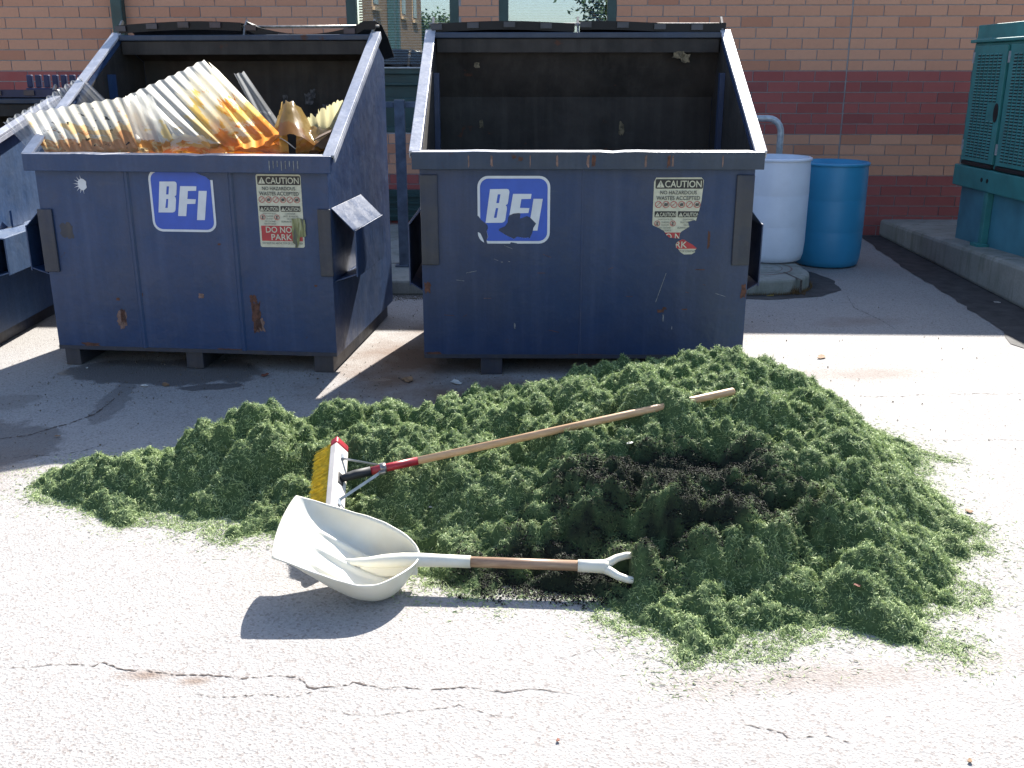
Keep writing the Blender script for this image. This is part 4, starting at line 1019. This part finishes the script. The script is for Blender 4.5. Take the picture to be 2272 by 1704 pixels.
for yy_ in np.linspace(2.78, 3.16, 14): press((-.78, yy_, .14), (-.28, yy_, .06), .02, .05)
mask = (sdf > -.03)
dark = np.exp(-(((GX - .42) / .42) ** 2 + ((GY - 3.17) / .29) ** 2)) * .86 + .9 * np.exp(-(((GX - .73) / .26) ** 2 + ((GY - 3.36) / .09) ** 2)) + .5 * np.exp(-(((GX + .05) / .22) ** 2 + ((GY - 3.0) / .16) ** 2)) + .4 * np.exp(-(((GX - .9) / .3) ** 2 + ((GY - 3.1) / .2) ** 2)) + .5 * np.exp(-(((GX - .15) / .3) ** 2 + ((GY - 2.9) / .1) ** 2))
dark = dark * (.35 + .8 * vnoise(6, 20) + .7 * vnoise(16, 21)) * .98 + (vnoise(34, 22) - .5) * .5
def turf_mat():
    m, t, b = new_mat('shredded_turf'); at = nd(t, 'Attribute'); at.attribute_name = 'crumb'
    ge = nd(t, 'NewGeometry'); v = coords(t); n = noise(t, v, 40, 5, .7); n2 = noise(t, v, 2.6, 4); rp = ge.outputs['Random Per Island']
    c = mix(t, mrange(t, rp, 0, 1), (.098, .152, .05), (.53, .64, .30)); c = mix(t, mrange(t, n2, .3, .7, 0, .35), c, (.345, .455, .165))
    c = mix(t, mrange(t, rp, .95, .97, 0, .7), c, (.46, .52, .36))
    dk = mrange(t, math_(t, 'ADD', at.outputs['Fac'], math_(t, 'MULTIPLY', rp, .35)), .45, 1.0, 0, .9)
    c = mix(t, dk, c, (.014, .016, .014))
    t.links.new(c, b.inputs['Base Color']); b.inputs['Roughness'].default_value = .55
    t.links.new(mrange(t, dk, 0, 1, .22, .12), b.inputs['Specular IOR Level'])
    bump(t, b, n, .5, .008)
    out = t.nodes['Material Output']; tl = nd(t, 'BsdfTranslucent'); t.links.new(c, tl.inputs[0]); mx = nd(t, 'MixShader'); mx.inputs[0].default_value = .14
    t.links.new(b.outputs[0], mx.inputs[1]); t.links.new(tl.outputs[0], mx.inputs[2]); t.links.new(mx.outputs[0], out.inputs[0])
    return m
def shade_crumb_mat():
    m, t, b = new_mat('gap_shade_and_crumb'); at = nd(t, 'Attribute'); at.attribute_name = 'crumb'; v = coords(t); n = noise(t, v, 60, 6, .7); n2 = noise(t, v, 420, 3, .7)
    c = mix(t, mrange(t, n, .3, .7), (.04, .07, .028), (.10, .155, .065)); c = mix(t, mrange(t, at.outputs['Fac'], .4, 1.0, 0, .85), c, (.012, .0125, .0125)); c = mix(t, math_(t, 'MULTIPLY', mrange(t, at.outputs['Fac'], .4, 1.0, 0, .85), mrange(t, n2, .6, .75, 0, .5)), c, (.06, .06, .055))  # mound darker than its fibres: shade in the gaps put into colour, plus crumb
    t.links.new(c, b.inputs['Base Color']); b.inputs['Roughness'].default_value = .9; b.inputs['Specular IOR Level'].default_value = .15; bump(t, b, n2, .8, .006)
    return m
M['turf'] = turf_mat(); M['turf_shade_crumb'] = shade_crumb_mat(); M['crumb'] = plain('rubber_crumb', (.012, .012, .013), .8, var=.3, scale=60, spec=.2)
def np_mesh(name, V, F, nper, mat, parent=None, attr=None):
    me = bpy.data.meshes.new(name); V = np.asarray(V, np.float32); F = np.asarray(F, np.int32)
    me.vertices.add(len(V)); me.vertices.foreach_set('co', V.ravel()); me.loops.add(F.size); me.loops.foreach_set('vertex_index', F.ravel())
    me.polygons.add(len(F)); me.polygons.foreach_set('loop_start', np.arange(0, F.size, nper, dtype=np.int32))
    if attr is not None:
        a = me.attributes.new('crumb', 'FLOAT', 'POINT'); a.data.foreach_set('value', np.asarray(attr, np.float32))
    me.update(calc_edges=True); me.validate()
    o = bpy.data.objects.new(name, me); C.objects.link(o); me.materials.append(mat)
    if parent: o.parent = parent
    return o
idx = -np.ones((NY, NX), int); cell = mask[:-1, :-1] & mask[1:, :-1] & mask[:-1, 1:] & mask[1:, 1:]
use = np.zeros_like(mask); use[:-1, :-1] |= cell; use[1:, :-1] |= cell; use[:-1, 1:] |= cell; use[1:, 1:] |= cell
idx[use] = np.arange(use.sum())
V = np.stack([GX[use], GY[use], HZ[use]], 1); F = np.stack([idx[:-1, :-1][cell], idx[:-1, 1:][cell], idx[1:, 1:][cell], idx[1:, :-1][cell]], 1)
pile = np_mesh('turf_pile', V, F, 4, M['turf_shade_crumb'], attr=np.clip(dark[use], 0, 1))
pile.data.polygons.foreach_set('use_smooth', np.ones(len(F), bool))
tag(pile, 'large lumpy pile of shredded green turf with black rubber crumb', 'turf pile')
# fibres
def fibres(n, seed, stray=False):
    r = np.random.default_rng(seed); x = r.uniform(X0, X1, n); y = r.uniform(Y0, Y1, n)
    i = ((x - X0) / ST).astype(int).clip(1, NX - 2); j = ((y - Y0) / ST).astype(int).clip(1, NY - 2)
    s = sdf[j, i]
    if stray: ok = (s > -.16) & (s < .03) & (r.uniform(0, 1, n) < np.exp(-np.maximum(0, -s) / .05))
    else: sl = np.sqrt(1 + ((HZ[j, i + 1] - HZ[j, i - 1]) / (2 * ST)) ** 2 + ((HZ[j + 1, i] - HZ[j - 1, i]) / (2 * ST)) ** 2); ok = (s > .0) & (r.uniform(0, 1, n) < (1 - .4 * np.clip((dark[j, i] - .4) * 2, 0, 1)) * np.clip(sl / 2.2, 0, 1))
    x, y, i, j = x[ok], y[ok], i[ok], j[ok]; n = len(x)
    z = np.maximum(HZ[j, i], 0.001); nx_ = -(HZ[j, i + 1] - HZ[j, i - 1]) / (2 * ST); ny_ = -(HZ[j + 1, i] - HZ[j - 1, i]) / (2 * ST)
    if stray: nx_ *= 0; ny_ *= 0
    N = np.stack([nx_.clip(-2.5, 2.5), ny_.clip(-2.5, 2.5), np.ones(n)], 1); N /= np.linalg.norm(N, axis=1)[:, None]
    T = r.normal(0, 1, (n, 3)); T -= N * (T * N).sum(1)[:, None]; T /= np.linalg.norm(T, axis=1)[:, None]
    S = np.cross(N, T); L = r.uniform(.009, .025, n)[:, None]; wd = r.uniform(.0007, .0013, n)[:, None]; lift = r.uniform(.05, .8, n)[:, None] * (.15 if stray else 1); curl = r.normal(0, .35, n)[:, None]
    P = np.stack([x, y, z], 1) + N * (.0012 if stray else -.0015)
    p1 = P + T * L * .5 + N * L * lift * .62 + S * L * curl * .4; p2 = P + T * L * .92 + N * L * (lift * .45 - .12 * (not stray)) + S * L * curl * 1.0
    W = S * .8 + N * r.normal(0, .6, n)[:, None]
    V = np.stack([P - W * wd, P + W * wd, p1 + W * wd, p1 - W * wd, p2], 1).reshape(-1, 3)
    b = np.arange(n)[:, None] * 5
    F = np.concatenate([b + [0, 1, 2], b + [0, 2, 3], b + [3, 2, 4]])
    return V, F, np.repeat(np.clip(dark[j, i], 0, 1) * (0 if stray else 1), 5)
V, F, a = fibres(1150000, 11); tag(np_mesh('turf_fibres', V, F, 3, M['turf'], pile, a), kind='stuff')
V, F, a = fibres(200000, 12, True); tag(np_mesh('stray_fibres', V, F, 3, M['turf'], pile, a), kind='stuff')
def crumbs(n, seed):
    r = np.random.default_rng(seed); x = r.uniform(X0, X1, n); y = r.uniform(Y0, Y1, n); i = ((x - X0) / ST).astype(int).clip(0, NX - 1); j = ((y - Y0) / ST).astype(int).clip(0, NY - 1)
    ok = (sdf[j, i] > -.05) & (r.uniform(0, 1, n) < np.where(dark[j, i] > .42, np.clip(dark[j, i] * 1.5 - .45, 0, .8), .003)); x, y, i, j = x[ok], y[ok], i[ok], j[ok]; n = len(x)
    c = np.stack([x, y, np.maximum(HZ[j, i], 0) + .004], 1); s = r.uniform(.0012, .0028, n)[:, None, None]
    tet = r.normal(0, .3, (n, 4, 3)) + np.array([[1, 1, 1], [1, -1, -1], [-1, 1, -1], [-1, -1, 1]]); V = (c[:, None] + tet * s).reshape(-1, 3)
    b = np.arange(n)[:, None] * 4
    return V, np.concatenate([b + [0, 1, 2], b + [0, 2, 3], b + [0, 3, 1], b + [1, 3, 2]])
V, F = crumbs(420000, 13); tag(np_mesh('rubber_crumbs', V, F, 3, M['crumb'], pile), kind='stuff')

# ================================================================== SCOOP SHOVEL
def scoop_mat():
    m, t, b = new_mat('ivory_plastic'); v = coords(t); n = noise(t, v, 6, 5); n2 = noise(t, v, 70, 5, .7); n3 = noise(t, v, 18, 6, .75)
    c = mix(t, mrange(t, n, .35, .75), (.72, .70, .61), (.62, .58, .46)); c = mix(t, mrange(t, n3, .68, .72, 0, .5), c, (.28, .20, .12)); c = mix(t, mrange(t, n2, .68, .75, 0, .4), c, (.3, .27, .2))
    t.links.new(c, b.inputs['Base Color']); b.inputs['Roughness'].default_value = .38; b.inputs['Subsurface Weight'].default_value = .12; b.inputs['Subsurface Radius'].default_value = (.01, .008, .005)
    return m
M['ivory'] = scoop_mat()
def wood_mat(name, c1, c2, ax):
    m, t, b = new_mat(name); v = coords(t, tuple(3 if k == ax else 55 for k in range(3))); n = noise(t, v, 1, 5, .6, .6); v2 = coords(t, tuple(6 if k == ax else 160 for k in range(3))); n2 = noise(t, v2, 1, 3)
    c = mix(t, mrange(t, n, .38, .62), c1, c2); c = mix(t, mrange(t, n2, .5, .75, 0, .35), c, tuple(x * .55 for x in c1))
    t.links.new(c, b.inputs['Base Color']); b.inputs['Roughness'].default_value = .45; bump(t, b, n2, .2, .002)
    return m
M['wood_dark'] = wood_mat('ash_shaft', (.26, .15, .09), (.44, .29, .19), 0); M['wood'] = wood_mat('broom_wood', (.48, .29, .15), (.58, .38, .22), 0)
SO = Vector((-.41, 2.9, 0))
sh = empty('shovel', SO, 0, 'ivory plastic scoop shovel with wooden shaft lying against the pile', 'shovel')
A_, B_ = Vector((-.737, 3.152, .238)), Vector((-.752, 2.80, .165)); Wd = (A_ - B_).normalized()
cu = [(0, -.748, 2.976, .197), (.2, -.655, 2.955, .135), (.4, -.575, 2.942, .085), (.6, -.495, 2.932, .045), (.75, -.43, 2.928, .026), (.85, -.385, 2.928, .026), (.93, -.345, 2.932, .045), (.98, -.318, 2.938, .075), (1.0, -.305, 2.942, .105)]
hwv = [(0, .182), (.2, .19), (.4, .192), (.6, .182), (.75, .160), (.85, .132), (.93, .090), (.98, .045), (1.0, .012)]
hv = [(0, .006), (.12, .034), (.3, .066), (.5, .092), (.7, .108), (.85, .105), (.93, .08), (.98, .04), (1.0, .0)]
_sm = {}
def itp(tb, u, k=1):
    key = (id(tb), k)
    if key not in _sm:
        g = np.linspace(0, 1, 401); y = np.interp(g, [q[0] for q in tb], [q[k] for q in tb]); pad = np.concatenate([2 * y[0] - y[1:61][::-1], y, 2 * y[-1] - y[-61:-1][::-1]])
        ker = np.exp(-(np.arange(-60, 61) / 22.0) ** 2); _sm[key] = (g, np.convolve(pad, ker / ker.sum(), 'valid'))
    return float(np.interp(u, *_sm[key]))
nu, nw = 64, 72; vs, fs = [], []
def cen(u): return Vector((itp(cu, u, 1), itp(cu, u, 2), itp(cu, u, 3)))
for i in range(nu + 1):
    u = 1 - (1 - i / nu) ** 1.5; Cn = cen(u); ut = min(u, .55); Lx = (cen(min(1, ut + .06)) - cen(max(0, ut - .06))).normalized(); k_ = min(1, max(0, (u - .35) / .65)); Lx = Lx.lerp(Vector((1, -.03, 0)), k_ * k_ * (3 - 2 * k_)).normalized()
    Nn = Lx.cross(Wd).normalized()
    if Nn.z < 0: Nn = -Nn
    hw_ = (.182 + .010 * math.sin(math.pi * u / .9)) if u < .45 else .192 * max(.004, 1 - ((u - .45) / .55) ** 2.5) ** .55; hh = itp(hv, u); bow = .018 * (1 - u) ** 3
    for j in range(nw + 1):
        w_ = -1 + 2 * j / nw; a = abs(w_); lat = w_ * (1 - .10 * max(0, (a - .62) / .38) ** 2) if a > .62 else w_
        k = max(0, (a - .58) / .42); lift = hh * (k ** 1.7)
        rg = sum(am * math.exp(-((w_ - w0) / wd_) ** 2) for w0, wd_, am in ((0, .05, .016), (.42, .045, .015), (-.42, .045, .015))) * max(0, math.sin(math.pi * min(1, max(0, (u - .18) / .62)))) ** .7
        p = Cn + Wd * hw_ * lat + Nn * (lift + rg) - Lx * bow * (1 - w_ * w_)
        vs.append(tuple(p - SO))
for i in range(nu):
    for j in range(nw): q = i * (nw + 1) + j; fs.append((q, q + 1, q + nw + 2, q + nw + 1))
bl = obj('blade', (vs, [], fs), M['ivory'], sh, smooth=True); so = bl.modifiers.new('thick', 'SOLIDIFY'); so.thickness = .0045; so.offset = -1
# rolled rim round the blade
for side_ in (0, nw):
    rimp = [Vector(vs[i * (nw + 1) + side_]) for i in range(0, nu + 1)]
    obj('rolled_rim', tube(bmesh.new(), rimp, [.0035] * len(rimp), 8), M['ivory'], sh, smooth=True)
H0, H1 = Vector((-.30, 2.945, .092)), Vector((.30, 2.906, .088)); hd = (H1 - H0).normalized()
sk = [Vector((-.585, 2.948, .094)), Vector((-.53, 2.944, .085)), Vector((-.47, 2.941, .085)), Vector((-.42, 2.941, .089)), Vector((-.36, 2.944, .092)), H0, H0 + hd * .08, H0 + hd * .165]
obj('socket', tube(bmesh.new(), [p - SO for p in sk], [.004, .011, .018, .023, .024, .023, .021, .0205], 20), M['ivory'], sh, smooth=True)
gus = bmesh.new(); bar(gus, (-.50 + .41, .04, .058), (-.31 + .41, .042, .068), (0, .008, 0), (0, 0, .028)); obj('spine', gus, M['ivory'], sh, bevel=.006)
obj('shaft', tube(bmesh.new(), [H0 + hd * .155 - SO, H0 + hd * .525 - SO], .0175, 20), M['wood_dark'], sh, smooth=True)
obj('grip_socket', tube(bmesh.new(), [H0 + hd * .515 - SO, H0 + hd * .56 - SO, H0 + hd * .60 - SO, H0 + hd * .615 - SO], [.0205, .021, .023, .018], 20), M['ivory'], sh, smooth=True)
gw = Vector((0, .86, .5))
for s in (-1, 1):
    base_ = H0 + hd * .598 - SO
    arm = [base_ + gw * s * .006, base_ + hd * .02 + gw * s * .017, base_ + hd * .045 + gw * s * .034, base_ + hd * .075 + gw * s * .045, base_ + hd * .11 + gw * s * .049]
    obj('grip_arm', tube(bmesh.new(), arm, [.017, .015, .013, .012, .011], 14), M['ivory'], sh, smooth=True)
obj('grip', tube(bmesh.new(), [H0 + hd * .708 - SO - gw * .052, H0 + hd * .708 - SO + gw * .052], .013, 14), M['ivory'], sh, smooth=True)

# ================================================================== PUSH BROOM
BO = Vector((-.6385, 3.375, .0))
br = empty('push_broom', BO, 0, 'push broom with yellow bristles and red tipped block lying on the pile', 'broom')
ax = (Vector((-.617, 3.165, .135)) - Vector((-.66, 3.575, .25))).normalized(); bn = Vector((.80, -.12, .58)); bn = (bn - ax * bn.dot(ax)).normalized(); bmv = ax.cross(bn).normalized()
if bmv.z < 0: bmv = -bmv
Bc = Vector((-.6385, 3.37, .205)) + ax * .022; HL = .236
M['block'] = plain('white_block', (.66, .60, .54), .5, var=.08, scale=14); M['red'] = plain('red_paint', (.36, .018, .028), .38, var=.15, scale=20)
def orient(bm, c):
    return bm
bb = bmesh.new(); bar(bb, Bc - ax * (HL - .04) - BO, Bc + ax * (HL - .04) - BO, bmv * .034, bn * .017); obj('block', bb, M['block'], br, bevel=.006)
for s in (-1, 1):
    e = bmesh.new(); bar(e, Bc + ax * s * (HL - .0395) - BO, Bc + ax * s * HL - BO, bmv * .0343, bn * .0173); obj('red_end', e, M['red'], br, bevel=.007)
M['bristle'] = plain('yellow_bristle', (.72, .52, .015), .45, var=.2, scale=60)
rb = np.random.default_rng(5); vs, fs = [], []
for k in range(2600):
    a = rb.uniform(-1, 1); c = round(rb.uniform(-2.4, 2.4)) / 2.5; a = round(a * 26) / 26
    p = Bc + ax * (a * (HL - .012)) + bmv * (c * .028) - bn * .016 + ax * float(rb.normal(0, .002)) + bmv * float(rb.normal(0, .002))
    tip = p - bn * float(rb.uniform(.07, .082)) + bmv * float(c * .012 + rb.normal(0, .005)) + ax * float(.012 + rb.normal(0, .005))
    w1 = ax * .0011; w2 = bmv * .0011; n0 = len(vs)
    vs += [tuple(q - BO) for q in (p - w1, p + w1, p + w2, tip - w1 * .8, tip + w1 * .8, tip + w2 * .8)]
    fs += [(n0, n0 + 1, n0 + 4, n0 + 3), (n0 + 1, n0 + 2, n0 + 5, n0 + 4), (n0 + 2, n0, n0 + 3, n0 + 5)]
tag(obj('bristles', (vs, [], fs), M['bristle'], br), kind='stuff')
HS = Vector(BS); HE = Vector(BE); hdir = (HE - HS).normalized(); at0 = Bc + bn * .018
obj('handle', tube(bmesh.new(), [HS + hdir * .05 - BO, HE - hdir * .006 - BO, HE - BO], [.0145, .0145, .011], 20), M['wood'], br, smooth=True)
obj('red_sleeve', tube(bmesh.new(), [HS + hdir * .045 - BO, HS + hdir * .235 - BO], .0152, 20), M['red'], br, smooth=True)
obj('socket', tube(bmesh.new(), [at0 - BO, at0.lerp(HS, .6) - BO, HS + hdir * .0 - BO, HS + hdir * .06 - BO], [.012, .016, .0175, .0175], 16), M['black'], br, smooth=True)
sp_ = bmesh.new(); bar(sp_, at0 - ax * .03 - BO, at0 + ax * .03 - BO, bmv * .014, bn * .002); obj('socket_plate', sp_, M['black'], br, bevel=.003)
obj('collar', tube(bmesh.new(), [HS + hdir * .095 - BO, HS + hdir * .117 - BO], .0178, 18), M['rod'], br, smooth=True)
cn = HS + hdir * .106
for s in (-1, 1):
    e0 = at0 + ax * s * .12 + bn * .003; k1 = cn + ax * s * .022; g_ = bmesh.new()
    bar(g_, e0 - BO, k1 - hdir * .012 - BO, bmv * .006, bn * .0018); bar(g_, e0 + ax * s * .028 - bn * .001 - BO, e0 - ax * s * .004 - BO, bmv * .007, bn * .0016); obj('brace', g_, M['galv'], br)
    obj('brace_bolt', tube(bmesh.new(), [k1 - hdir * .016 - BO, k1 + hdir * .008 - BO], .008, 10), M['rod'], br)

# ================================================================== LITTER
M['leaf_dry'] = plain('dry_leaf', (.28, .16, .08), .8, var=.3, scale=30); M['paper'] = plain('paper', (.62, .60, .55), .7, var=.1); M['leaf_red'] = plain('red_leaf', (.22, .07, .04), .8, var=.3)
def scrap(name, x, y, z, s, mat, label, cat, seed):
    rs = random.Random(seed); n = 9; bm = bmesh.new(); c = bm.verts.new((0, 0, s * .12)); ring_ = []
    for k in range(n):
        a = 2 * math.pi * k / n; r_ = s * rs.uniform(.5, 1.0); ring_.append(bm.verts.new((r_ * math.cos(a) * 1.5, r_ * math.sin(a), rs.uniform(.0, s * .22))))
    for k in range(n): bm.faces.new((c, ring_[k], ring_[(k + 1) % n]))
    o = obj(name, bm, mat); o.location = (x, y, z); o.rotation_euler = (0, 0, rs.uniform(0, 3)); o.modifiers.new('thick', 'SOLIDIFY').thickness = .002
    return tag(o, label, cat)
for i, (n_, u, v, s, m, lab, cat) in enumerate((
        ('dry_leaf', 358, 833, .022, 'leaf_dry', 'curled pale dry leaf in front of the heaped dumpster', 'leaf'), ('paper_scrap', 312, 835, .018, 'paper', 'flat pale scrap left of the curled dry leaf', 'scrap'),
        ('dry_leaf', 572, 812, .022, 'leaf_red', 'reddish brown leaf by the front edge of the heaped dumpster', 'leaf'), ('cardboard_scrap', 880, 822, .04, 'leaf_dry', 'brown flattened scrap lying in the gap between the dumpsters', 'scrap'),
        ('paper_scrap', 985, 828, .035, 'paper', 'crumpled white scrap under the front of the empty dumpster', 'scrap'), ('wood_chip', 1775, 773, .03, 'leaf_dry', 'brown chip on the sunlit asphalt right of the empty dumpster', 'chip'),
        ('paper_scrap', 2155, 655, .022, 'paper', 'white paper scrap on the dark asphalt by the pad', 'scrap'), ('bottle_cap', 992, 870, .018, 'black', 'small dark disc lying behind the pile', 'cap'),
        ('wood_chip', 2095, 1646, .008, 'leaf_dry', 'small brown chip on sunlit asphalt at lower right', 'chip'), ('wood_chip', 1205, 1602, .006, 'leaf_red', 'tiny reddish chip on the sunlit asphalt at the bottom', 'chip'),
        ('wood_chip', 2093, 1107, .014, 'leaf_dry', 'brown chip beside the right edge of the pile', 'chip'), ('paper_scrap', 188, 797, .008, 'paper', 'tiny white speck by the left foot of the heaped dumpster', 'scrap'), ('dry_leaf', 125, 1004 - 60, .012, 'leaf_dry', 'small brown leaf in the shade left of the pile', 'leaf'), ('dry_leaf', 1665, 640, .03, 'sheet_yellow', 'yellow leaf at the foot of the rounded slab', 'leaf'))):
    p = gp(u, v); scrap(n_, p.x, p.y, .006, s, M[m], lab, cat, i)
for i, (u, v, s, m, lab) in enumerate(((1620, 1380, .016, 'paper', 'white scrap stuck in the front of the turf pile'), (1852, 1268, .010, 'leaf_red', 'orange chip in the right part of the turf pile'), (1360, 960, .012, 'paper', 'pale chip by the dark hollow of the turf pile'), (935, 1098, .012, 'paper', 'pale chip on the turf right of the broom head'))):
    p = gp(u, v, .12)
    for _ in range(12): p = gp(u, v, float(hz(p.x, p.y)) * .5 + p.z * .5)
    scrap('scrap', p.x, p.y, p.z + .006, s, M[m], lab, 'scrap', 60 + i)
# grit swept under and between the dumpsters
r = np.random.default_rng(31); n = 2200; xy = np.concatenate([np.stack([r.normal(-.75, .25, 900), r.normal(7.33, .05, 900)], 1), np.stack([r.uniform(-2.6, 1.0, 700), r.normal(5.35, .3, 700)], 1), np.stack([r.uniform(-3, 3.3, 600), r.uniform(3.6, 7.3, 600)], 1)])
sz = r.uniform(.0012, .0034, n)[:, None, None]; tet = r.normal(0, .3, (n, 4, 3)) + np.array([[1, 1, 1], [1, -1, -1], [-1, 1, -1], [-1, -1, 1]])
V = (np.concatenate([xy, np.full((n, 1), .005)], 1)[:, None] + tet * sz).reshape(-1, 3); V[:, 2] = np.maximum(V[:, 2], .001); b = np.arange(n)[:, None] * 4
M['grit'] = plain('grit', (.20, .17, .13), .85, var=.4, scale=200)
tag(np_mesh('grit', V, np.concatenate([b + [0, 1, 2], b + [0, 2, 3], b + [0, 3, 1], b + [1, 3, 2]]), 3, M['grit']), 'loose grit on the asphalt', kind='stuff')
# dry weeds at the foot of the rounded slab
M['weed'] = plain('dry_weed', (.20, .12, .05), .8, var=.35, scale=60); vs, fs = [], []; rw = random.Random(3)
for k in range(520):
    a = rw.uniform(0, 90); t_ = rw.random()
    if t_ < .5: x, y = 1.95 + .42 * math.sin(R(a)), 7.82 - .42 * math.cos(R(a))
    elif t_ < .75: x, y = rw.gauss(2.17, .04), rw.gauss(7.45, .015)
    else: x, y = rw.uniform(1.2, 2.0), 7.41
    l = rw.uniform(.01, .05) * (1.8 if t_ >= .5 and t_ < .75 else 1); dx, dy = rw.gauss(0, .012), rw.gauss(-.008, .01); n0 = len(vs); vs += [(x - .0015, y, .002), (x + .0015, y, .002), (x + dx, y + dy, l)]; fs.append((n0, n0 + 1, n0 + 2))
tag(obj('dry_weeds', (vs, [], fs), M['weed']), 'dry weeds along the foot of the slab', kind='stuff')
